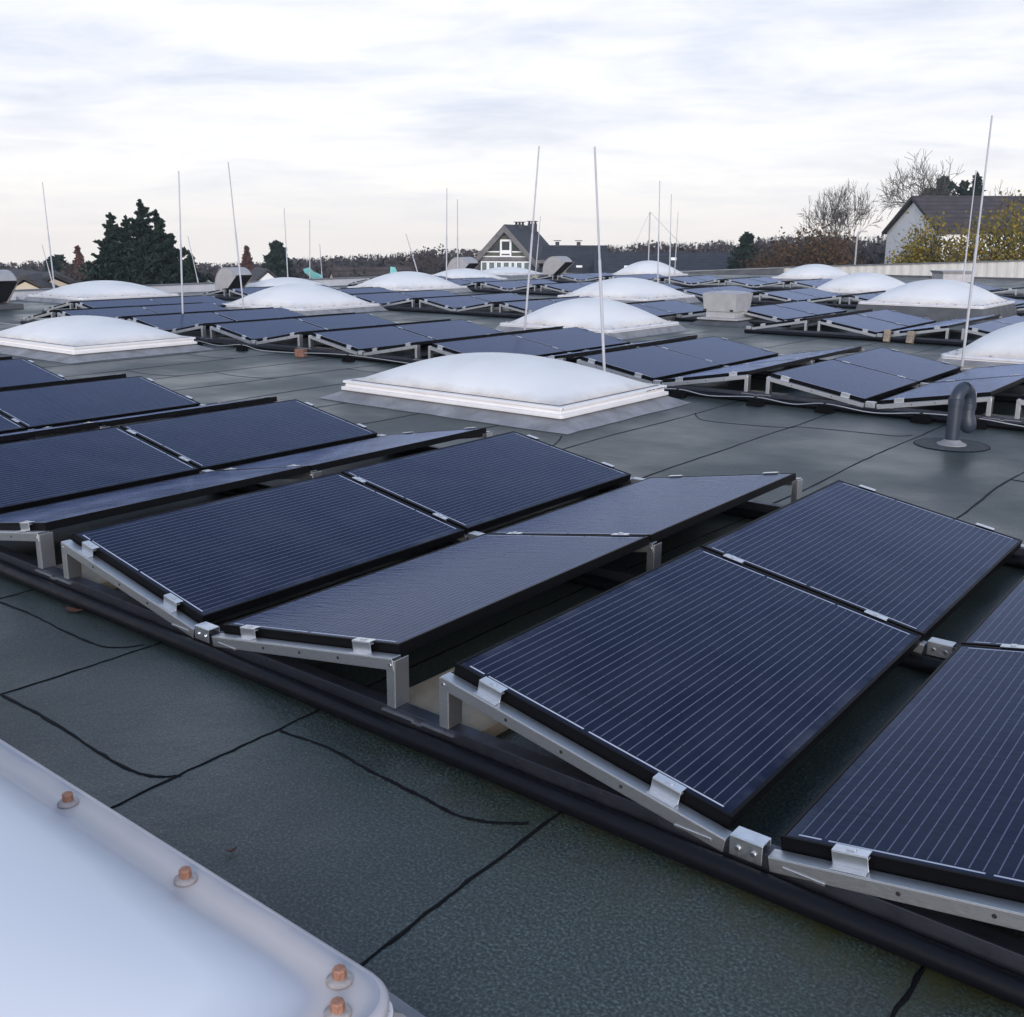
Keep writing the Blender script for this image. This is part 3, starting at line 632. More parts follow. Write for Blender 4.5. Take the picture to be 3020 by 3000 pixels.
dome('distant opal dome left of and behind the tall-curbed one', -11.0, -8.4, 27.2, 29.7, .2, .5, False, 4, power=.68)
dome('smallest far opal dome against the white corrugated wall', -16.3, -13.7, 36.6, 39.2, .2, .5, False, 0, power=.68)
dome('low opal dome just behind the second hood', -25.0, -22.5, 17.2, 19.4, .16, .32, False, 0, power=.68)

# ------------------------------------------------------------------ ventilators and hoods
t = thing('box_ventilator', 'grey square box ventilator on a dark curb beyond the aisle', 'ventilator', (-8.25, 16.5, 0), 0)
m = MB(); m.add([(-.56, -.56, .003), (.56, -.56, .003), (.56, .56, .003), (-.56, .56, .003), (-.36, -.36, .1), (.36, -.36, .1), (.36, .36, .1), (-.36, .36, .1)], [(0, 1, 5, 4), (1, 2, 6, 5), (2, 3, 7, 6), (3, 0, 4, 7), (4, 5, 6, 7)])
m.build('curb', APRON_DARK, t)
MB().box((-.43, -.43, .1), (.43, .43, .135)).build('base_plate', VENT, t, bevel=.006)
MB().box((-.30, -.30, .135), (.30, .30, .27)).build('neck', VENT, t, bevel=.006)
m = MB(); m.add([(-.33, -.33, .262), (.33, -.33, .262), (.33, .33, .262), (-.33, .33, .262), (-.365, -.365, .60), (.365, -.365, .60), (.365, .365, .60), (-.365, .365, .60)], [(3, 2, 1, 0), (0, 1, 5, 4), (1, 2, 6, 5), (2, 3, 7, 6), (3, 0, 4, 7), (4, 5, 6, 7)])
m.build('housing', VENT, t, bevel=.004)
m = MB().lathe([(.52, .60), (.52, .606), (.35, .64), (.1, .655), (.0, .656)], 4); m.v = [(x*math.cos(R(45))-y*math.sin(R(45)), x*math.sin(R(45))+y*math.cos(R(45)), z) for x, y, z in m.v]
m.build('lid', VENT, t)
for x, y in ((.27, -.345), (-.3, -.345)): MB().box((x-.03, y-.012, .27), (x+.03, y, .305)).build('handle_slot', DARKHOLE, t)

def hood(label, x, y, s=1.0, zb=0.0, turn=0.0, ln=.62):
    t = thing('curved_hood', label, 'roof vent', (x, y, zb), turn, 'curved metal vent hoods')
    arc = [(-.53, .10), (-.53, .30)]+[(-.02+.51*math.cos(R(a)), .27+.51*math.sin(R(a))) for a in range(172, 35, -8)]+[(.50, .575)]
    arc = [(a*s, c*s) for a, c in arc]; L = ln*s
    side = arc+[(-.06*s, .10*s)]
    m = MB(); m.prism(side, 0, .012).prism(side, L-.012, L)
    # curved cover sheet
    n = len(arc); vs = []
    for yy in (-.012, L+.012):
        for a, c in arc: vs.append((a, yy, c))
    for yy in (-.012, L+.012):
        for a, c in arc:
            d = math.hypot(a+.02*s, c-.27*s) or 1; vs.append((a-(a+.02*s)/d*.012, yy, c-(c-.27*s)/d*.012))
    fs = []
    for i in range(n-1): fs += [(i, i+1, n+i+1, n+i), (2*n+i, 3*n+i, 3*n+i+1, 2*n+i+1), (i, 2*n+i, 2*n+i+1, i+1), (n+i, n+i+1, 3*n+i+1, 3*n+i)]
    fs += [(0, n, 3*n, 2*n), (n-1, 3*n-1, 4*n-1, 2*n-1)]
    m.add(vs, fs); smooth_by_angle(m.build('cowl', HOOD, t), 30)
    # bead pressed in the side plate
    bead = MB(); bead.tube([((-.02+.34*math.cos(R(a)))*s, -.003, (.27+.34*math.sin(R(a)))*s) for a in range(60, 200, 10)], .008, 6); bead.build('side_bead', HOOD, t)
    g = MB(); a0, c0 = .44*s, .545*s; a1, c1 = -.10*s, .13*s
    g.add([(a0, .014, c0), (a0, L-.014, c0), (a1, L-.014, c1), (a1, .014, c1)], [(0, 1, 2, 3)]); g.build('mesh_opening', DARKHOLE, t)
    MB().box((-.62*s, -.1, 0), (.4*s, L+.1, .10*s)).build('base', APRON_DARK, t, bevel=.01)
    return t
hood('grey curved hood cut by the left picture edge, dark opening to the right', -23.4, 8.85, 1.15)
hood('grey curved hood beside the dark conifer, above the panels', -23.87, 16.16, 1.0, .03)
hood('grey curved hood left of the gabled house', -26.0, 28.9, 1.13, .05)
hood('grey curved hood in front of the gabled house', -24.55, 33.4, 1.13, .05)
t = thing('roof_vent', 'small pale flared box vent before the white corrugated wall', 'roof vent', tuple(P(2806, 815, 41)[:2])+(0,), R(38))
m = MB(); m.add([(-.5, -.5, 0), (.5, -.5, 0), (.5, .5, 0), (-.5, .5, 0), (-.5, -.5, .45), (.5, -.5, .45), (.5, .5, .45), (-.5, .5, .45)], [(0, 1, 5, 4), (1, 2, 6, 5), (2, 3, 7, 6), (3, 0, 4, 7)]); m.build('box', VENT, t)
m = MB(); m.add([(-.5, -.5, .45), (.5, -.5, .45), (.5, .5, .45), (-.5, .5, .45), (-.58, -.58, .56), (.58, -.58, .56), (.58, .58, .56), (-.58, .58, .56)], [(0, 1, 5, 4), (1, 2, 6, 5), (2, 3, 7, 6), (3, 0, 4, 7), (4, 5, 6, 7)]); m.build('flared_cap', VENT, t)

# ------------------------------------------------------------------ gooseneck pipe
t = thing('gooseneck_pipe', 'grey plastic gooseneck vent pipe bent over, standing in the right aisle', 'vent pipe', (-1.25, 6.43, 0), math.atan2(.25, .06))
r = .053; br = .105
path = [(0, 0, 0), (0, 0, .2), (0, 0, .355)]+[(br-br*math.cos(R(a)), 0, .355+br*math.sin(R(a))) for a in range(10, 181, 10)]+[(2*br, 0, .31)]
smooth_by_angle(MB().tube(path, r, 24).build('pipe', GREYPIPE, t), 40)
smooth_by_angle(MB().lathe([(r+.001, .33), (r+.006, .332), (r+.006, .385), (r+.001, .39)], 24, cap=False).build('socket', GREYPIPE, t), 40)
smooth_by_angle(MB().lathe([(r+.001, .28), (r+.006, .282), (r+.006, .33), (r+.001, .335)], 24, (2*br, 0, 0), cap=False).build('socket', GREYPIPE, t), 40)
el = MB().tube([(2*br, 0, .31), (2*br, 0, .235), (2*br, 0, .215), (2*br+.002, -.002, .185), (2*br+.006, -.008, .15), (2*br+.01, -.014, .115), (2*br+.012, -.018, .09), (2*br+.013, -.02, .078)], [.053, .054, .060, .066, .067, .060, .04, .013], 20)
smooth_by_angle(el.build('end_elbow', GREYPIPE, t), 60)
smooth_by_angle(MB().lathe([(.115, .004), (.112, .016), (.09, .022), (.060, .045), (.056, .05)], 28, cap=False).build('collar', APRON, t), 40)
MB().lathe([(.285, .0025), (.28, .007), (.06, .0075)], 40, cap=False).build('bitumen_patch', PATCH, t)
m = MB(); ribbon(m, [(.287*math.cos(R(a)), .287*math.sin(R(a))) for a in range(0, 361, 8)], .016, z=.007); m.build('patch_bead', SEAM, t)

# ------------------------------------------------------------------ parapets
t = thing('parapet_wall', 'low pale sheet parapet along the left roof edge', 'parapet', (-26.6, 8, 0))
MB().box((-.1, -26, 0), (.1, 23, .235)).build('wall', PARAPET, t)
MB().box((-.14, -26, .235), (.14, 23, .262)).build('cap', PCAP, t, bevel=.004)
MB().box((.1, -26, 0), (.22, 3.2, .12)).build('ledge', PARAPET, t, bevel=.006)
t = thing('parapet_wall', 'low dark felt parapet at the far roof edge, left of the white wall', 'parapet', (-24.6, 42.8, 0), math.atan2(3.2, 4.75))
Lp = math.hypot(3.2, 4.75)
MB().prism([(0, 0), (Lp, 0), (Lp, .29), (0, .05)], -.15, .15).build('wall', PDARK, t); MB().prism([(0, .05), (Lp, .29), (Lp, .325), (0, .085)], -.2, .2).build('cap', PCAP, t)
t = thing('corrugated_wall', 'white corrugated sheet wall with grey coping at the far right edge', 'wall', (-19.85, 46, 0))
top = lambda x: .30+.0455*x
m = MB(); nx = 150; Lw = 30; vs = []
for i in range(nx*2+1):
    x = Lw*i/(nx*2); d = (-.018 if (i//1) % 4 in (1, 2) else .0)
    vs += [(x, d, .085), (x, d, top(x))]
m.add(vs, [(2*i, 2*i+2, 2*i+3, 2*i+1) for i in range(nx*2)]); m.build('corrugated_sheet', CORR, t)
m = MB().prism([(0, top(0)), (Lw, top(Lw)), (Lw, top(Lw)+.05), (0, top(0)+.05)], -.08, .25); m.build('coping', PCAP, t)
MB().box((0, -.005, 0), (Lw, .03, .0845)).build('plinth', PDARK, t)
m = MB().prism([(0, .086), (Lw, .086), (Lw, top(Lw)-.004), (0, top(0)-.004)], .012, .2); m.build('backing', PDARK, t)

# ------------------------------------------------------------------ lightning rods
def rod(label, base, topp, rad=.017, foot=True, name='lightning_rod'):
    b0 = Vector(base); v = Vector(topp)-b0
    t = thing(name, label, 'lightning rod', base, 0, 'lightning rods on the roof')
    smooth_by_angle(MB().tube([(0, 0, .0), tuple(v*.55), tuple(v*.551), tuple(v)], [rad, rad, rad*.72, rad*.6], 8).build('pole', RODM, t), 60)
    if foot: smooth_by_angle(MB().lathe([(.17, 0), (.17, .06), (.15, .085), (.03, .09)], 20).build('foot', SLAB, t), 40)
    return t
def rod_px(label, bx, by, tx, ty, dist, zb=0.0, rad=.017, **k):
    tp = P(tx, ty, dist); lo = P(bx, by, dist)
    # extend the seen line down to the roof
    s = (zb-tp[2])/(lo[2]-tp[2]); bs = tp+(lo-tp)*s
    return rod(label, tuple(bs), tuple(tp), rad, **k)
rod_px('tall rod rising behind the framed central dome', 1782, 1085, 1754, 433, 11.3)
rod_px('tall leaning rod in front of the bolted dome, left of the tallest pair', 1549, 955, 1590, 431, 17.5, rad=.019)
rod_px('tallest right rod rising beside the right edge dome', 2838, 1073, 2926, 341, 14.1)
rod_px('thin rod just left of the tall right rod', 2843, 807, 2879, 502, 25.5, rad=.018)
rod_px('rod right of the big dark conifer, among the panels', 538, 890, 527, 504, 19.4)
rod_px('leaning rod beside the second hood, left front of a dome', 717, 893, 673, 478, 23.6, rad=.018)
rod_px('leftmost tall rod over the pale parapet', 164, 878, 125, 537, 30.6, rad=.019)
rod_px('taller of two rods between left dark pine and house', 849, 821, 838, 615, 46, -1.3, rad=.026)
rod_px('rod right of the dark pine tree', 914, 816, 913.5, 649, 47, -1.3, rad=.026)
rod_px('short faint rod right of the turquoise roof', 950, 821, 943, 720, 48, -1.3, rad=.026)
rod_px('left rod of the close pair beside the gabled house', 1317, 774, 1318, 555, 33, rad=.022)
rod_px('right rod of the close pair beside the gabled house', 1350, 772, 1349, 588, 41, rad=.024)
rod_px('faint rod behind the chimneys of the gabled house', 1580, 800, 1594, 638, 45, rad=.024)
rod_px('rod in front of the tallest far dome, under the sky', 1940, 827, 1946, 534, 30, rad=.02)
rod_px('rod right of the far dome with the rod in front', 1975, 797, 1980, 573, 37, rad=.021)
rod_px('faint short rod next to the guyed mast', 1990, 800, 2000, 625, 43, rad=.02)
rod_px('short leaning rod at far left above the cream gables', 145, 800, 124, 722, 30.4, rad=.016)
rod_px('short leaning rod right of the big conifer', 585, 836, 554, 697, 36, -1.3, rad=.02)
rod_px('short strongly leaning rod left of the close pair', 1229, 795, 1197, 689, 35, rad=.02)
t = thing('guyed_mast', 'thin mast held by sloping guy wires behind the far domes', 'mast', tuple(P(1912, 800, 60)[:2])+(-1.3,), 0)
tp = P(1917, 625, 60)-np.array(t.location); g1 = P(1868, 730, 60)-np.array(t.location); g2 = P(2022, 735, 60)-np.array(t.location)
MB().tube([(0, 0, 0), tuple(tp)], .035, 6).build('pole', RODM, t)
for g in (g1, g2): MB().tube([tuple(tp), tuple(g)], .012, 4).build('guy_wire', RODM, t)

# conductor wire on its black holders along the second array
rng = random.Random(3)
HX = [(-12.52, 7.12), (-11.52, 7.2), (-9.31, 7.28), (-4.25, 7.29), (-3.37, 7.3), (-2.67, 7.34), (-1.77, 7.36), (-1.3, 7.40)]
MATTE = mat('matte_black_plastic', (0.005, 0.005, 0.006), 0.9, 0, 0.05)
hm = MB().add([(-.085, -.06, .001), (.085, -.06, .001), (.085, .06, .001), (-.085, .06, .001), (-.055, -.038, .078), (.055, -.038, .078), (.055, .038, .078), (-.055, .038, .078)], [(3, 2, 1, 0), (0, 1, 5, 4), (1, 2, 6, 5), (2, 3, 7, 6), (3, 0, 4, 7), (4, 5, 6, 7)]).mesh('body', MATTE, bevel=.006)
cm = MB().box((-.014, -.012, .078), (.014, .012, .094)).mesh('clip', DARKHOLE)
HL = ['leftmost black conductor holder, at the corner of the left framed dome', 'black conductor holder left of the red brick', 'black conductor holder behind the left corner of the central dome',
      'black conductor holder at the right corner of the central dome', 'second black holder right of the central dome', 'third black holder right of the central dome', 'black conductor holder just left of the gooseneck pipe', 'black conductor holder half hidden behind the gooseneck pipe']
for (x, y), l in zip(HX, HL):
    t = thing('conductor_holder', l, 'conductor holder', (x, y, 0), rng.uniform(-.15, .15), 'black conductor holders'); inst('body', hm, t); inst('clip', cm, t)
for i, (px, py) in enumerate(((1419, 855), (1452, 856), (2448, 897), (2475, 897))):
    q = P(px, py, 1); d = q-CAM; q = CAM+d*(-CAM[2]+.03)/d[2]
    t = thing('conductor_holder', ['tiny holder left of a pair before the far array, centre', 'tiny holder right of a pair before the far array, centre', 'left of two small holders before the far right array', 'right of two small holders before the far right array'][i], 'conductor holder', (q[0], q[1], 0), 0, 'black conductor holders'); inst('body', hm, t)
pth = [(-20, 7.0), (-16, 7.05), (-12.9, 7.1)]+[(-12.52, 7.12), (-12.0, 7.13), (-11.52, 7.2), (-11.0, 7.12), (-10.4, 7.2), (-9.31, 7.28), (-7.5, 7.25), (-6, 7.3), (-4.8, 7.26), (-4.25, 7.29), (-3.9, 7.31), (-3.37, 7.3), (-3.0, 7.34), (-2.67, 7.34), (-2.2, 7.33), (-1.77, 7.36), (-1.3, 7.40), (-.8, 7.42), (.2, 7.42), (2, 7.45), (4, 7.45)]
hx = [h[0] for h in HX]
p3 = [(x, y, .088 if any(abs(x-a) < .02 for a in hx) else .05) for x, y in pth]
o = smooth_by_angle(MB().tube(smooth_path(p3, 5), .0052, 6).build('conductor_wire', WIRE), 60); tag(o, 'pale lightning conductor wire running along the front of the second array', 'wire')
o = MB().box((-.075, -.05, 0), (.075, .05, .11)).build('brick', BRICK, bevel=.006); o.location = (-10.24, 7.24, 0); o.rotation_euler = (0, 0, .25); tag(o, 'reddish brick on the wire in the left aisle', 'brick')
for x, l, rz in ((-4.56, 'left of two worn upright blocks leaning on the third array rail', .1), (-4.19, 'right of two worn upright blocks leaning on the third array rail', -.1)):
    o = MB().prism([(-.05, 0), (.05, 0), (.05, .17), (.02, .205), (-.03, .205), (-.05, .18)], -.05, .05, axis='x').build('weathered_block', WOOD, bevel=.012); o.location = (x, 14.84, 0); o.rotation_euler = (R(-14), 0, rz)
    tag(o, l, 'block', 'worn blocks on the third array rail')
def leaf(x, y, s, rz, lab):
    m = MB(); vs = [(0, 0, .004)]
    for i in range(12): a = i*math.pi/6; vs.append((s*math.cos(a)*(1+.1*math.sin(5*a)), s*.35*math.sin(a), .006+.01*abs(math.cos(a))))
    m.add(vs, [(0, i+1, (i+1) % 12+1) for i in range(12)]); o = m.build('fallen_leaf', LEAFM); o.location = (x, y, .002); o.rotation_euler = (0, 0, rz); tag(o, lab, 'leaf', 'dry leaves on the roof')
leaf(-3.2, -.12, .05, .35, 'reddish dry leaf beside the front rail at left')
leaf(-1.14, -.82, .018, 1.2, 'small dark dry leaf on bare felt above the copper bolts')
leaf(-1.95, -.98, .03, 2.2, 'thin dry leaf beside the dusty rim of the corner dome')

# ------------------------------------------------------------------ buildings beyond
def tilemat(name, c1, c2, sc_=4.0):
    if name in MATS: return MATS[name]
    m = bpy.data.materials.new(name); m.use_nodes = True; nt = m.node_tree; b = nt.nodes['Principled BSDF']
    tc = N(nt, 'ShaderNodeTexCoord'); sp = N(nt, 'ShaderNodeSeparateXYZ'); lk(nt, tc.outputs['Object'], sp.inputs[0])
    f = math_n(nt, 'FRACT', math_n(nt, 'MULTIPLY', sp.outputs[2], sc_)); r = ramp(nt, [(0.0, c2), (0.25, c1), (0.9, c1), (1.0, c2)]); lk(nt, f, r.inputs[0])
    n = N(nt, 'ShaderNodeTexNoise'); n.inputs['Scale'].default_value = 1.5; n.inputs['Detail'].default_value = 6; lk(nt, tc.outputs['Object'], n.inputs['Vector'])
    rn = ramp(nt, [(0.3, 0.7), (0.7, 1.3)]); lk(nt, n.outputs['Fac'], rn.inputs[0])
    mx = N(nt, 'ShaderNodeMix', data_type='RGBA', blend_type='MULTIPLY'); mx.inputs[0].default_value = 1; lk(nt, r.outputs[0], mx.inputs[6]); lk(nt, rn.outputs[0], mx.inputs[7]); lk(nt, mx.outputs[2], b.inputs['Base Color'])
    b.inputs['Roughness'].default_value = 0.75; MATS[name] = m; return m
SLATE = tilemat('slate_roof', (0.030, 0.032, 0.042), (0.015, 0.016, 0.02))
BROWNTILE = tilemat('brown_tile_roof', (0.060, 0.045, 0.042), (0.02, 0.016, 0.016), 3.2)
DARKTILE = tilemat('dark_tile_roof', (0.04, 0.036, 0.038), (0.018, 0.017, 0.018), 3.0)
CREAM = mat('cream_render', (0.56, 0.47, 0.36), 0.85, var=0.08, vscale=1)
WHITEW = mat('white_render', (0.86, 0.85, 0.85), 0.85, var=0.06, vscale=0.8)
GREYWOOD = mat('grey_timber', (0.15, 0.145, 0.145), 0.8, var=0.2, vscale=2)
GREENP = mat('olive_panel', (0.10, 0.105, 0.075), 0.8, var=0.1, vscale=2)
SLATEW = mat('slate_cladding', (0.05, 0.052, 0.062), 0.8, var=0.2, vscale=3)
WFRAME = mat('white_window_frame', (0.88, 0.88, 0.89), 0.5)
PANE = mat('window_glass', (0.03, 0.04, 0.042), 0.12, 0, 0.5)
CURT = mat('curtained_glass', (0.14, 0.19, 0.19), 0.2, 0, 0.5, var=0.25, vscale=1.2)
TEAL = mat('turquoise_sheet', (0.20, 0.52, 0.52), 0.6, var=0.15, vscale=1.5)
def at_view(px, dist, z=None, turn=0.0):
    z = gz(dist) if z is None else z
    q = P(px, 800, dist); ang = math.atan2(q[1]-CAM[1], q[0]-CAM[0])-math.pi/2
    return (q[0], q[1], z), ang+turn      # local x = right as seen from the roof, local y = away
def gable_house(label, px, dist, turn, hw, ln, wall_h, ridge_h, wmat, rmat, ov=.35, name='house', ridge_x=True, verge=None, chim=(), wins=()):
    """gable towards -y; walls to wall_h, ridge along y at ridge_h (heights above the ground)"""
    loc, ang = at_view(px, dist, GZ, turn)
    t = thing(name, label, 'house', loc, ang)
    w = MB(); w.prism([(-hw, -6), (hw, -6), (hw, wall_h), (0, ridge_h-.12), (-hw, wall_h)], 0, ln); w.build('wall', wmat, t)
    sl = (ridge_h-wall_h)/hw; r = MB(); th = .22
    for s in (-1, 1):
        xo = s*(hw+ov); r.prism([(0, ridge_h), (xo, ridge_h-sl*(hw+ov)), (xo, ridge_h-sl*(hw+ov)+th), (0, ridge_h+th)], -ov, ln+ov)
    ro = r.build('roof', rmat, t)
    if verge:
        v = MB()
        for s in (-1, 1):
            xo = s*(hw+ov); v.prism([(0, ridge_h-.06), (xo, ridge_h-sl*(hw+ov)-.06), (xo, ridge_h-sl*(hw+ov)+.2), (0, ridge_h+.2)], -ov-.04, -ov-.003)
        v.build('verge_board', verge, t)
    for cx, cy, cw, ch in chim:
        c = MB().box((cx-cw/2, cy-cw/2, ridge_h-1.2), (cx+cw/2, cy+cw/2, ridge_h+ch)); co = c.build('chimney', SLATEW, ro)
        MB().box((cx-cw*.7, cy-cw*.7, ridge_h+ch+.16), (cx+cw*.7, cy+cw*.7, ridge_h+ch+.24)).build('cap', SLATEW, co)
    for x0, x1, z0, z1 in wins:
        f = MB().box((x0, -.06, z0), (x1, -.003, z1)).build('window', WFRAME, t)
        MB().box((x0+.08, -.075, z0+.08), (x1-.08, -.0615, z1-.08)).build('pane', PANE, f)
    return t, ro
# gabled house in the middle
RH = 2.85-GZ+.03; k_ = 110/3001.0
loc, ang = at_view(1492, 110, GZ, R(-16))
t = thing('gabled_house', 'slate-roofed gabled house with a tall white window band, two chimneys', 'house', loc, ang)
hw = 4.25; wall_h = RH-4.25*1.06; ln = 11
MB().prism([(-hw, -8), (hw, -8), (hw, wall_h), (0, RH-.1), (-hw, wall_h)], 0, ln).build('wall', SLATEW, t)
r = MB(); sl = 1.06; ov = .7
for s in (-1, 1):
    xo = s*(hw+ov); r.prism([(0, RH), (xo, RH-sl*(hw+ov)), (xo, RH-sl*(hw+ov)+.25), (0, RH+.25)], -ov, ln)
r.add([(-hw-ov, ln, RH-sl*(hw+ov)), (hw+ov, ln, RH-sl*(hw+ov)), (0, ln, RH+.25), (0, ln+4.5, RH-4.0), (-hw-ov, ln+4.5, RH-sl*(hw+ov)), (hw+ov, ln+4.5, RH-sl*(hw+ov))], [(1, 5, 3, 2), (0, 2, 3, 4), (4, 3, 5)])
ro = r.build('roof', SLATE, t)
v = MB()
for s in (-1, 1):
    xo = s*(hw+ov); v.prism([(0, RH-.55), (xo, RH-sl*(hw+ov)-.55), (xo, RH-sl*(hw+ov)+.18), (0, RH+.18)], -ov-.06, -ov-.004)
v.build('verge_board', GREYWOOD, t)
for cx, cy, ch in ((.2, 4.6, .3), (.5, 9.0, .45)):
    co = MB().box((cx-.45, cy-.4, RH-1.6), (cx+.45, cy+.4, RH+ch)).build('chimney', SLATEW, ro)
    m = MB()
    for dx in (-.36, .0, .36): m.box((cx+dx-.05, cy-.3, RH+ch), (cx+dx+.05, cy+.3, RH+ch+.25))
    m.box((cx-.55, cy-.5, RH+ch+.22), (cx+.55, cy+.5, RH+ch+.29)); m.build('cap', SLATEW, co)
# gable infill: olive boards, cross beam, white window group and long window band
zc = RH-3.05
MB().prism([(-hw*.66, zc-.05), (hw*.66, zc-.05), (.35, RH-.95), (-.35, RH-.95)], -.09, -.012).build('gable_panel', GREENP, t)
MB().box((-3.2, -.2, zc-.45), (3.2, -.013, zc-.06)).build('cross_beam', GREYWOOD, t)
def win(t, x0, x1, z0, z1, y=-.1, pm=PANE, fr=.1, nm='window', slant=0):
    f = MB()
    f.box((x0, y-.05, z0), (x0+fr, y, z1)).box((x1-fr, y-.05, z0), (x1, y, z1)).box((x0+fr, y-.05, z0), (x1-fr, y, z0+fr)).box((x0+fr, y-.05, z1-fr), (x1-fr, y, z1))
    fo = f.build(nm, WFRAME, t); MB().box((x0+fr, y-.03, z0+fr), (x1-fr, y-.005, z1-fr)).build('pane', pm, fo); return fo
win(t, -.62, .62, zc+.45, zc+1.75, fr=.2); win(t, -.62, .62, zc-.05, zc+.45, fr=.17, pm=GREENP)
for s in (-1, 1):
    f = MB(); f.box((min(s*.68, s*2.3), -.14, zc+.42), (max(s*.68, s*2.3), -.095, zc+.55)).box((min(s*.62, s*2.9), -.14, zc-.06), (max(s*.62, s*2.9), -.095, zc+.04)); fo = f.build('window', WFRAME, t)
    MB().prism([(s*.72, zc+.55), (s*1.85, zc+.55), (s*.72, zc+1.45)], -.13, -.095).build('pane', PANE, fo)
zw0, zw1 = zc-2.5, zc-.5
xs = [-2.75, -1.95, -1.1, -.36, .5, 1.1, 1.9, 2.75]
for a, c in zip(xs, xs[1:]): win(t, a+.015, c-.015, zw0, zw1, fr=.13, pm=CURT)
# low wing with dormer to its right
t = thing('house_wing', 'long low dark-roofed wing with a flat dormer, right of the gabled house', 'house', *at_view(1700, 104, GZ, R(-6)))
zr = 1.02-GZ; MB().box((-3.6, 0, -8), (2.6, 7, zr-2.7)).build('wall', SLATEW, t)
ro = MB().prism([(-.5, zr-3.0), (3.5, zr), (7.5, zr-3.0)], -3.9, 2.75, axis='x').build('roof', SLATE, t)
d = MB().box((-3.3, -.3, zr-3.0), (-1.0, 2.5, zr-1.75)).build('dormer', GREYWOOD, t); MB().box((-3.9, -.7, zr-1.75), (-.6, 3, zr-1.45)).build('dormer_roof', GREYWOOD, d)
m = MB(); m.box((-.1, .62, zr-2.55), (.5, .9, zr-1.95)); m.build('roof_window', WFRAME, ro)
for x in (-2.4, -.2): m = MB().box((x-.18, 3.3, zr-.2), (x+.18, 3.7, zr+.35)).box((x-.35, 3.15, zr+.42), (x+.35, 3.85, zr+.5)); m.build('chimney', SLATEW, ro)
t = thing('low_building', 'long dark flat building with grey fascia behind the far domes', 'building', *at_view(1930, 98, GZ, R(4)))
MB().box((-5.2, 0, -8), (8.5, 9, 3.6)).build('wall', SLATEW, t); ro = MB().prism([(-.4, 3.6), (4.5, 5.9), (9.4, 3.6)], -5.6, 9, axis='x').build('roof', SLATE, t)
for x, y in ((-2.5, 1.6), (1.0, 1.2), (2.0, 3.2)):
    zz = 3.6+(y+.4)*2.3/4.9; MB().box((x-.25, y-.2, zz-.1), (x+.25, y+.25, zz+.16)).build('roof_window', WFRAME, ro)
# white house at right
gable_house('white-gabled house with brown tiled roof behind yellowing bushes', 2680, 88, R(-68), 5.2, 22, float(P(2610, 686, 92)[2])-GZ, float(P(2682, 578, 88)[2])-GZ-.2, WHITEW, BROWNTILE, ov=.3, verge=DARKTILE, chim=((0, 9.5, 1.0, .7),))
gable_house('dark tiled roof just left of the white-gabled house', 2560, 80, R(-70), 3.0, 9, 2.5, 4.2, SLATEW, DARKTILE)
gable_house('low cream gable with dark roof, leftmost behind the parapet', 70, 58, R(-12), 2.6, 8, 3.6, 5.05, CREAM, DARKTILE, ov=.15)
gable_house('cream gabled house with a small dark window, left', 158, 60, R(14), 2.9, 9, 3.7, 5.1, CREAM, DARKTILE, ov=.15, wins=((1.1, 1.9, 3.35, 3.85),))
gable_house('dark-roofed garage in front of the cream gables', 112, 50, R(-30), 1.9, 5, 3.2, 4.35, SLATEW, DARKTILE)
gable_house('dark low roof beside the big conifer, left', 235, 62, R(60), 2.6, 7, 3.0, 4.6, SLATEW, DARKTILE)
gable_house('pale stone gable half hidden right of the big conifer', 612, 62, R(30), 1.5, 5, 3.4, 5.0, WHITEW, DARKTILE, ov=.1)
gable_house('tiny white triangular gable with dark roof, behind the second hood', 790, 90, R(10), 1.6, 6, 3.0, 4.4, WHITEW, DARKTILE, ov=.1)
gable_house('brown tiled house with narrow cream gable, partly overgrown', 978, 70, R(-74), 2.0, 5.5, 3.3, 5.05, CREAM, BROWNTILE, ov=.1)
t = thing('turquoise_canopy', 'slanted turquoise sheet canopy left of the brown tiled house', 'canopy', *at_view(922, 66, GZ))
m = MB(); m.add([(-.58, 0, 5.25), (-.2, -.3, 5.38), (.5, -.3, 4.72), (.62, 0, 4.85), (.3, .5, 5.0), (-.45, .6, 5.3), (-.5, 0, 5.05), (.1, 0, 4.55)], [(0, 1, 2, 3), (0, 3, 4, 5), (0, 6, 7, 2, 1)]); m.build('sheet', TEAL, t)
MB().tube([(0, .1, 0), (0, .1, 5.0)], .05, 6).build('post', GREYWOOD, t)
t = thing('turquoise_gable', 'small turquoise gable sheet right of the brown tiled roof', 'canopy', *at_view(1163, 68, GZ))
m = MB().prism([(-.3, 4.7), (.25, 4.9), (.05, 5.3), (-.25, 5.35)], 0, .5); m.build('sheet', TEAL, t); MB().tube([(0, .25, 0), (0, .25, 4.8)], .05, 6).build('post', GREYWOOD, t)
t = thing('street_lamp', 'thin grey street lamp post left of the white-gabled house', 'street lamp', tuple(P(2522, 771, 75)[:2])+(GZ,), at_view(2520, 75)[1])
hgt = P(2517, 683, 75)[2]-GZ; MB().tube([(0, 0, 0), (0, 0, hgt-.3), (.05, 0, hgt-.08), (.25, 0, hgt)], [.07, .05, .045, .04], 8).build('pole', RODM, t)
MB().box((.2, -.08, hgt-.05), (.62, .08, hgt+.05)).build('lamp_head', RODM, t)

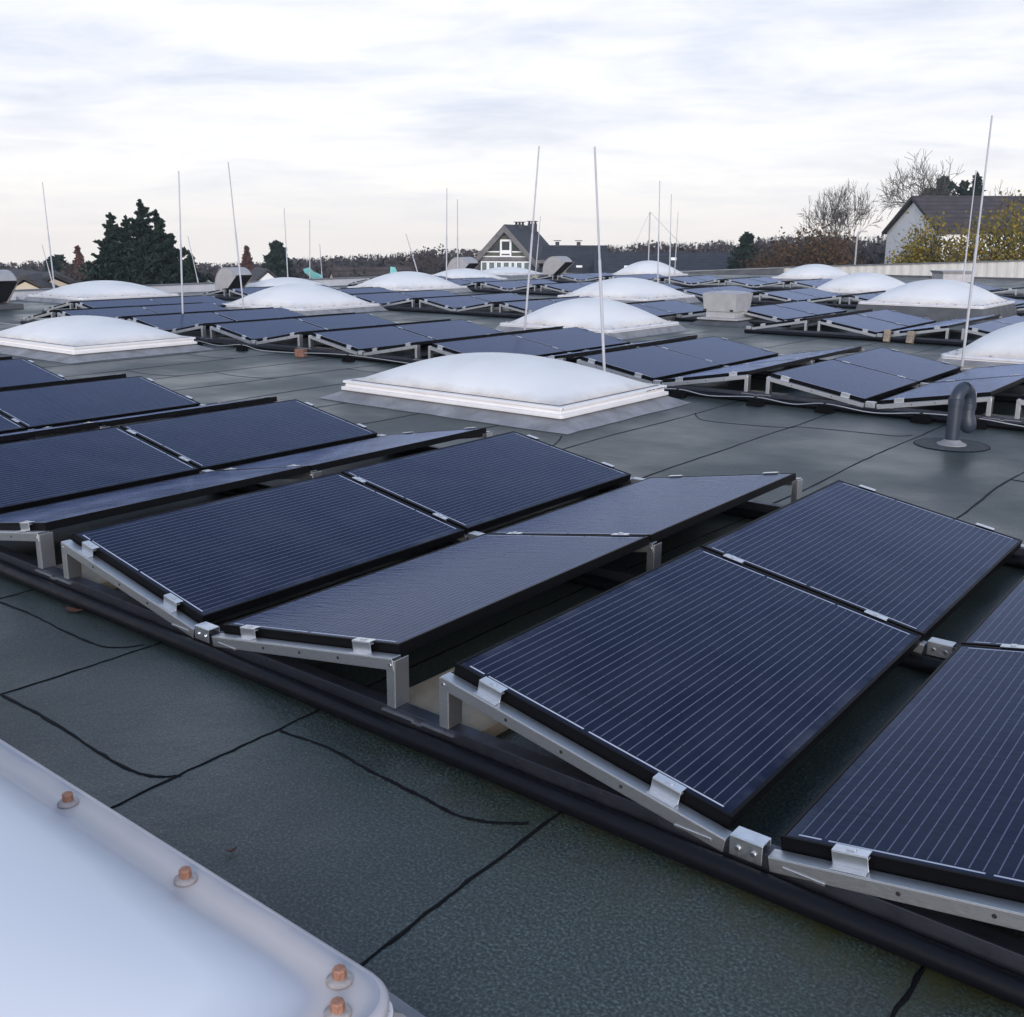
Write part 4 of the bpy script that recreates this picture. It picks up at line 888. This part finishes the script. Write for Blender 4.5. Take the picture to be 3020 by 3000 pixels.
# ------------------------------------------------------------------ trees
def leafmat(name, cols, sc_=1.2):
    if name in MATS: return MATS[name]
    m = bpy.data.materials.new(name); m.use_nodes = True; nt = m.node_tree; b = nt.nodes['Principled BSDF']
    tc = N(nt, 'ShaderNodeTexCoord'); n = N(nt, 'ShaderNodeTexNoise'); n.inputs['Scale'].default_value = sc_; n.inputs['Detail'].default_value = 8; n.inputs['Roughness'].default_value = .75; lk(nt, tc.outputs['Object'], n.inputs['Vector'])
    k = len(cols); r = ramp(nt, [(0.3+0.4*i/(k-1), c) for i, c in enumerate(cols)]); lk(nt, n.outputs['Fac'], r.inputs[0]); lk(nt, r.outputs[0], b.inputs['Base Color'])
    b.inputs['Roughness'].default_value = .8; b.inputs['Specular IOR Level'].default_value = .2; MATS[name] = m; return m
CONIF = leafmat('dark_conifer_needles', [(0.008, 0.016, 0.013), (0.018, 0.032, 0.024), (0.03, 0.046, 0.032)])
LARCH = leafmat('rusty_needles', [(0.07, 0.032, 0.024), (0.12, 0.055, 0.04), (0.15, 0.08, 0.06)])
YELLOW = leafmat('yellowing_leaves', [(0.055, 0.065, 0.014), (0.13, 0.12, 0.02), (0.24, 0.17, 0.025), (0.34, 0.20, 0.03)], .9)
HEDGE = leafmat('brown_hedge_leaves', [(0.045, 0.03, 0.02), (0.085, 0.05, 0.026), (0.15, 0.085, 0.03)], .8)
PALEW = leafmat('pale_willow_twigs', [(0.10, 0.09, 0.05), (0.19, 0.17, 0.10)], 1)
BROWNT = leafmat('brown_twigs', [(0.045, 0.032, 0.028), (0.075, 0.052, 0.045)], 1)
FOREST = leafmat('winter_wood', [(0.036, 0.034, 0.040), (0.046, 0.042, 0.047), (0.062, 0.049, 0.047), (0.05, 0.048, 0.05)], .06)
BARK = mat('bark', (0.055, 0.047, 0.042), .9, var=.3, vscale=3)
def quads(mb, C, size, rng, flat=None, aspect=1.0):
    """leaf-sized quads at random angles round the points C"""
    k = len(C); a = rng.normal(size=(k, 3)); a /= np.linalg.norm(a, axis=1)[:, None]; h = rng.normal(size=(k, 3)); bb = np.cross(a, h); bb /= np.linalg.norm(bb, axis=1)[:, None]
    s = size*rng.uniform(.55, 1.3, size=(k, 1)); a = a*s*aspect; bb = bb*s
    V = np.stack([C-a-bb*.6, C+a*.4-bb, C+a+bb*.6, C-a*.3+bb], 1).reshape(-1, 3); o = len(mb.v)
    mb.v += [tuple(q) for q in V.tolist()]; mb.f += [(o+4*i, o+4*i+1, o+4*i+2, o+4*i+3) for i in range(k)]
def conifer_points(rng, h, rad, n, z0=.04, droop=.22, tip=1.0, irregular=.3):
    P_ = []; levels = max(10, int(h*4.2))
    for i in range(levels):
        f = i/levels; z = h*(z0+(1-z0)*f); rr = rad*((1-f)**tip)*(1-.5*max(0, .12-f)/.12)+.03
        nb = max(3, int(8*(1-f)+3))
        for j in range(nb):
            a = rng.uniform(0, 6.283); L = rr*rng.uniform(1-irregular, 1+irregular*.7); m = max(3, int(n/levels/nb*(.35+1.3*(1-f))))
            t = rng.uniform(.05, 1, m)**.75; sp = rng.normal(size=(m, 3))*np.array([1, 1, .6])*(.13*L+.02)*(1.15-.95*t)[:, None]
            x = np.cos(a)*L*t; y = np.sin(a)*L*t; zz = z-droop*L*t*t*.8+.34*L*t**3+rng.normal()*.05
            P_.append(np.stack([x, y, zz], 1)+sp)
    k = max(12, int(n*.012)); zz = h*(1-.16*rng.uniform(0, 1, k)); P_.append(np.stack([rng.normal(size=k)*.05*(1.02-zz/h)*8, rng.normal(size=k)*.05*(1.02-zz/h)*8, zz], 1))
    return np.concatenate(P_)
def conifer(label, px, dist, topy, rad, mat_, n=5000, spires=((0, 0, 1, 1),), size=.13, seed=1, name='conifer_tree', cat='tree', **kw):
    top = P(px, topy, dist)[2]; loc, ang = at_view(px, dist); h = top-gz(dist); rng = np.random.default_rng(seed)
    t = thing(name, label, cat, loc, ang); tr = MB(); cr = MB()
    for sx, sy, sh, sr in spires:
        tr.tube([(sx, sy, 0), (sx*1.02, sy, h*sh*.5), (sx, sy, h*sh*.97)], [.05*h*sh*.35, .03*h*sh*.3, .01], 7)
        C = conifer_points(rng, h*sh, rad*sr, int(n*sh*sr), **kw)+np.array([sx, sy, 0]); quads(cr, C, size, rng, aspect=2.2)
    tr.build('trunk', BARK, t); cr.build('crown', mat_, t); return t
def grow(mb, p, d, L, r, depth, rng, tips, spread=.55, up=.12, kids=(2, 3), mesh_sides=4, minr=.006, bend=.18):
    k = 3; pts = [p]; rad = [r]; q = np.array(p); dd = np.array(d)
    for i in range(k):
        dd = dd+rng.normal(size=3)*bend*.6+np.array([0, 0, up*.4]); dd /= np.linalg.norm(dd); q = q+dd*L/k; pts.append(tuple(q)); rad.append(max(minr, r*(1-.4*(i+1)/k)))
    mb.tube(pts, rad, 5 if r > .06 else 3, caps=False)
    if depth == 0: tips.append(q); return
    for _ in range(rng.integers(kids[0], kids[1]+1)):
        a = rng.normal(size=3); a -= dd*a.dot(dd); a /= np.linalg.norm(a); nd = dd+a*spread*rng.uniform(.6, 1.4)+np.array([0, 0, up]); nd /= np.linalg.norm(nd)
        st = np.array(pts[rng.integers(2, k+1)]); grow(mb, tuple(st), nd, L*rng.uniform(.62, .86), max(minr, rad[-1]*rng.uniform(.6, .85)), depth-1, rng, tips, spread, up, kids, mesh_sides, minr, bend)
def bare_tree(label, px, dist, topy, seed, trunk_f=.28, depth=5, r0=.2, spread=.55, leafm=None, nleaf=0, lsize=.12, up=.1, minr=.014, lean=(0, 0), lenf=.27, name='bare_tree', kids=(2, 3), stems=1, nar=1.0):
    top = P(px, topy, dist)[2]; loc, ang = at_view(px, dist); h = top-gz(dist); rng = np.random.default_rng(seed); t = thing(name, label, 'tree', loc, ang)
    mb = MB(); tips = []
    for s in range(stems):
        bx = rng.normal(size=2)*(.0 if stems == 1 else .35); d0 = np.array([lean[0]+(0 if stems == 1 else bx[0]*.7), lean[1]+(0 if stems == 1 else bx[1]*.7), 1.]); d0 /= np.linalg.norm(d0)
        tp = np.array([bx[0], bx[1], 0])+d0*h*trunk_f
        mb.tube([(bx[0], bx[1], 0), tuple(tp*.5+np.array([bx[0], bx[1], 0])*.5), tuple(tp)], [r0*1.25, r0, r0*.85], 7, caps=False)
        for _ in range(4 if stems == 1 else 2):
            a = rng.normal(size=3); a[2] = abs(a[2])*.4; a /= np.linalg.norm(a); nd = d0+a*spread*1.1; nd /= np.linalg.norm(nd)
            grow(mb, tuple(tp), nd, h*lenf*rng.uniform(.85, 1.15), r0*.6, depth-1, rng, tips, spread, up, kids, minr=minr)
    # fit to the wanted height
    zmax = max(v[2] for v in mb.v); s = h/zmax; mb.v = [(x*s*nar, y*s*nar, z*s) for x, y, z in mb.v]
    mb.build('trunk', BARK, t)
    if leafm is not None:
        T_ = np.array(tips)*s; idx = rng.integers(0, len(T_), nleaf); C = T_[idx]+rng.normal(size=(nleaf, 3))*.22; cr = MB(); quads(cr, C, lsize, rng); cr.build('crown', leafm, t)
    return t
def bush(label, px, dist, topy, wid, mat_, n, seed, size=.1, dep=None, stems=14, name='leafy_bush', base_f=.15, clumps=26, thin=.0):
    top = P(px, topy, dist)[2]; loc, ang = at_view(px, dist); h = top-gz(dist); rng = np.random.default_rng(seed); t = thing(name, label, 'bush', loc, ang)
    dep = dep or wid*.6; cl = []
    st = MB()
    for i in range(clumps):
        x = rng.uniform(-1, 1); y = rng.uniform(-1, 1); zt = h*(1-.38*abs(x)**2.2)*rng.uniform(.62, 1.0)
        cl.append((x*wid/2, y*dep/2, zt)); 
        if i < stems: st.tube([(x*wid*.2, y*dep*.2, 0), (x*wid*.35, y*dep*.35, zt*.55), (x*wid*.5, y*dep*.5, zt)], [.06, .035, .012], 4, caps=False)
        for _ in range(4):
            dz = rng.uniform(.3, .8); st.tube([(x*wid*.35, y*dep*.35, zt*dz*.8), (x*wid*.42+rng.normal()*.4, y*dep*.42+rng.normal()*.4, zt*(dz+.15)), (x*wid*.5+rng.normal()*.7, y*dep*.5, zt*min(1.05, dz+.32))], [.02, .014, .007], 3, caps=False)
    cr = MB(); cl = np.array(cl); idx = rng.integers(0, len(cl), n); base = cl[idx].copy(); f = rng.uniform(base_f, 1, n); spread_ = .45*(wid/5)**.5
    C = base*np.stack([.55+.45*f, .55+.45*f, f], 1)+rng.normal(size=(n, 3))*np.array([spread_, spread_, .35]); C = C[C[:, 2] < h*1.02]
    quads(cr, C, size, rng); st.build('stems', BARK, t); cr.build('foliage', mat_, t); return t

conifer('big dark many-topped conifer at left behind the parapet', 427, 62, 590, 4.4, CONIF, 24000, ((.1, .3, .88, 1.15), (0, 0, 1, 1.05), (-1.6, 0, .92, .8), (.8, .2, .94, .85), (-.8, -.5, .9, .95), (1.5, 0, .8, .9), (-1.9, .3, .78, .8)), .058, 3, irregular=.55, tip=.95)
conifer('small dark conifer at the right foot of the big one', 566, 60, 752, 1.0, CONIF, 2500, size=.1, seed=5, irregular=.4)
conifer('dark rounded pine above the cream gables, far left', 172, 120, 757, 2.4, CONIF, 4500, size=.17, seed=7, tip=.45, z0=.3)
conifer('rusty brown conical tree left of the big conifer', 235, 120, 728, 2.7, LARCH, 6000, size=.13, seed=8, irregular=.15)
conifer('rusty brown conical tree above the second hood', 730, 130, 726, 2.6, LARCH, 6000, size=.13, seed=9, irregular=.15)
conifer('dark pine tree between second hood and turquoise canopy', 819, 110, 712, 3.0, CONIF, 9000, size=.15, seed=10, tip=.6, irregular=.35)
conifer('dark green conifer in front of the brown wood, right', 2196, 95, 688, 2.2, CONIF, 9000, size=.12, seed=12, tip=.5, irregular=.3)
conifer('dark conifer top behind the brown tiled ridge, left one', 2760, 120, 524, 3.4, CONIF, 5000, ((0, 0, 1, 1), (1.8, 0, .97, .8), (-1.6, 0, .93, .8)), .2, 13, tip=.5)
conifer('dark conifer top behind the brown tiled ridge, right one', 2852, 120, 520, 2.6, CONIF, 4000, size=.2, seed=14, tip=.6, irregular=.4)
bush('brown leafless thicket left of the big conifer', 262, 105, 760, 7, BROWNT, 4000, 21, .14)
bush('pale willow-like bush behind the big conifer', 320, 110, 742, 6, PALEW, 3000, 22, .14)
bare_tree('bare round-crowned tree behind the white-gabled house', 2700, 105, 442, 31, .34, 6, .26, .75, up=.03, minr=.02, lenf=.2, kids=(3, 3), nar=.8)
bare_tree('smaller bare tree left of the white-gabled house', 2488, 95, 524, 33, .34, 6, .17, .62, up=.08, minr=.017, lenf=.21, kids=(2, 4), nar=.66)
bare_tree('bare thin tree at the far right behind the chimney', 2960, 115, 530, 35, .3, 5, .16, .5, up=.2, minr=.014)
bush('brown and yellow tall hedge left of the lamp post', 2400, 84, 652, 7.4, HEDGE, 15000, 41, .1, stems=24, clumps=70)
bush('dull brown thicket right of the dark green conifer', 2290, 92, 690, 5.5, HEDGE, 8000, 42, .11, clumps=50)
bush('yellow-green bush before the white gable', 2745, 66, 632, 4.6, YELLOW, 22000, 43, .075, stems=28, clumps=60)
bush('orange-topped tall bush at the right edge', 2945, 64, 572, 4.8, YELLOW, 20000, 44, .075, stems=28, clumps=56)
bush('low sparse bush between the two yellowing bushes at right', 2880, 62, 690, 4.6, YELLOW, 9000, 45, .065, stems=30, clumps=40)
bush('ivy and shrubs overgrowing the brown tiled house', 1060, 66, 782, 2.6, CONIF, 1500, 46, .09)
bare_tree('thin bare tree above the brown wood left of the gabled house', 1290, 120, 722, 47, .3, 5, .1, .55, up=.15, minr=.012, leafm=BROWNT, nleaf=300)
# distant wood: one mass of winter trees
rng = np.random.default_rng(77)
fb = MB()
prof = [(-80, 775), (0, 772), (110, 764), (230, 770), (420, 768), (620, 770), (760, 768), (900, 756), (1000, 752), (1090, 745), (1180, 742), (1260, 728), (1400, 732), (1600, 738), (1760, 720), (1850, 714), (1950, 708), (2050, 712), (2150, 702), (2260, 696), (2330, 690), (2450, 690), (2600, 690), (2750, 680), (3100, 672)]
pxs = [a for a, _ in prof]; pys = [c for _, c in prof]
for i in range(950):
    px = rng.uniform(-150, 3150); far_ = i < 660
    dist = rng.uniform(150, 280) if far_ else rng.uniform(122, 150); ty = np.interp(px, pxs, pys)+(abs(rng.normal())*7+(4 if dist < 200 else 0) if far_ else rng.uniform(14, 45))
    tp = P(px, ty, dist); g0 = gz(dist); hh = tp[2]-g0; rw = rng.uniform(2.2, 6.0); k = 300
    u = rng.normal(size=(k, 3)); u /= np.linalg.norm(u, axis=1)[:, None]; u *= (rng.uniform(.05, 1.0, k)**.42)[:, None]
    C = u*np.array([rw, rw, hh*.42])+np.array([tp[0], tp[1], g0+hh*.58]); quads(fb, C, .25, rng, aspect=1.5)
    for _ in range(7):
        a = rng.uniform(0, 6.28); q = np.array([tp[0]+math.cos(a)*rw*.4, tp[1]+math.sin(a)*rw*.4, tp[2]-rng.uniform(.0, .6)]); fb.tube([(tp[0], tp[1], g0), tuple((q+np.array([tp[0], tp[1], g0]))/2), tuple(q)], [.16, .1, .03], 3, caps=False)
o = struct(fb.build('distant_forest', FOREST), 'stuff'); o['label'] = 'far strip of bare brown winter woodland'

# thin damp air
HZ = bpy.data.materials.new('damp_air'); HZ.use_nodes = True; nt = HZ.node_tree; nt.nodes.clear()
pv = N(nt, 'ShaderNodeVolumePrincipled'); pv.inputs['Color'].default_value = (0.80, 0.87, 1.0, 1); pv.inputs['Density'].default_value = 0.0005; pv.inputs['Anisotropy'].default_value = 0.3
lk(nt, pv.outputs[0], N(nt, 'ShaderNodeOutputMaterial').inputs['Volume'])
hz = MB().box((-300, -300, -60), (300, 300, 14)).build('haze', HZ); struct(hz, 'stuff'); hz['label'] = 'thin pale damp air over the roof and the wood'
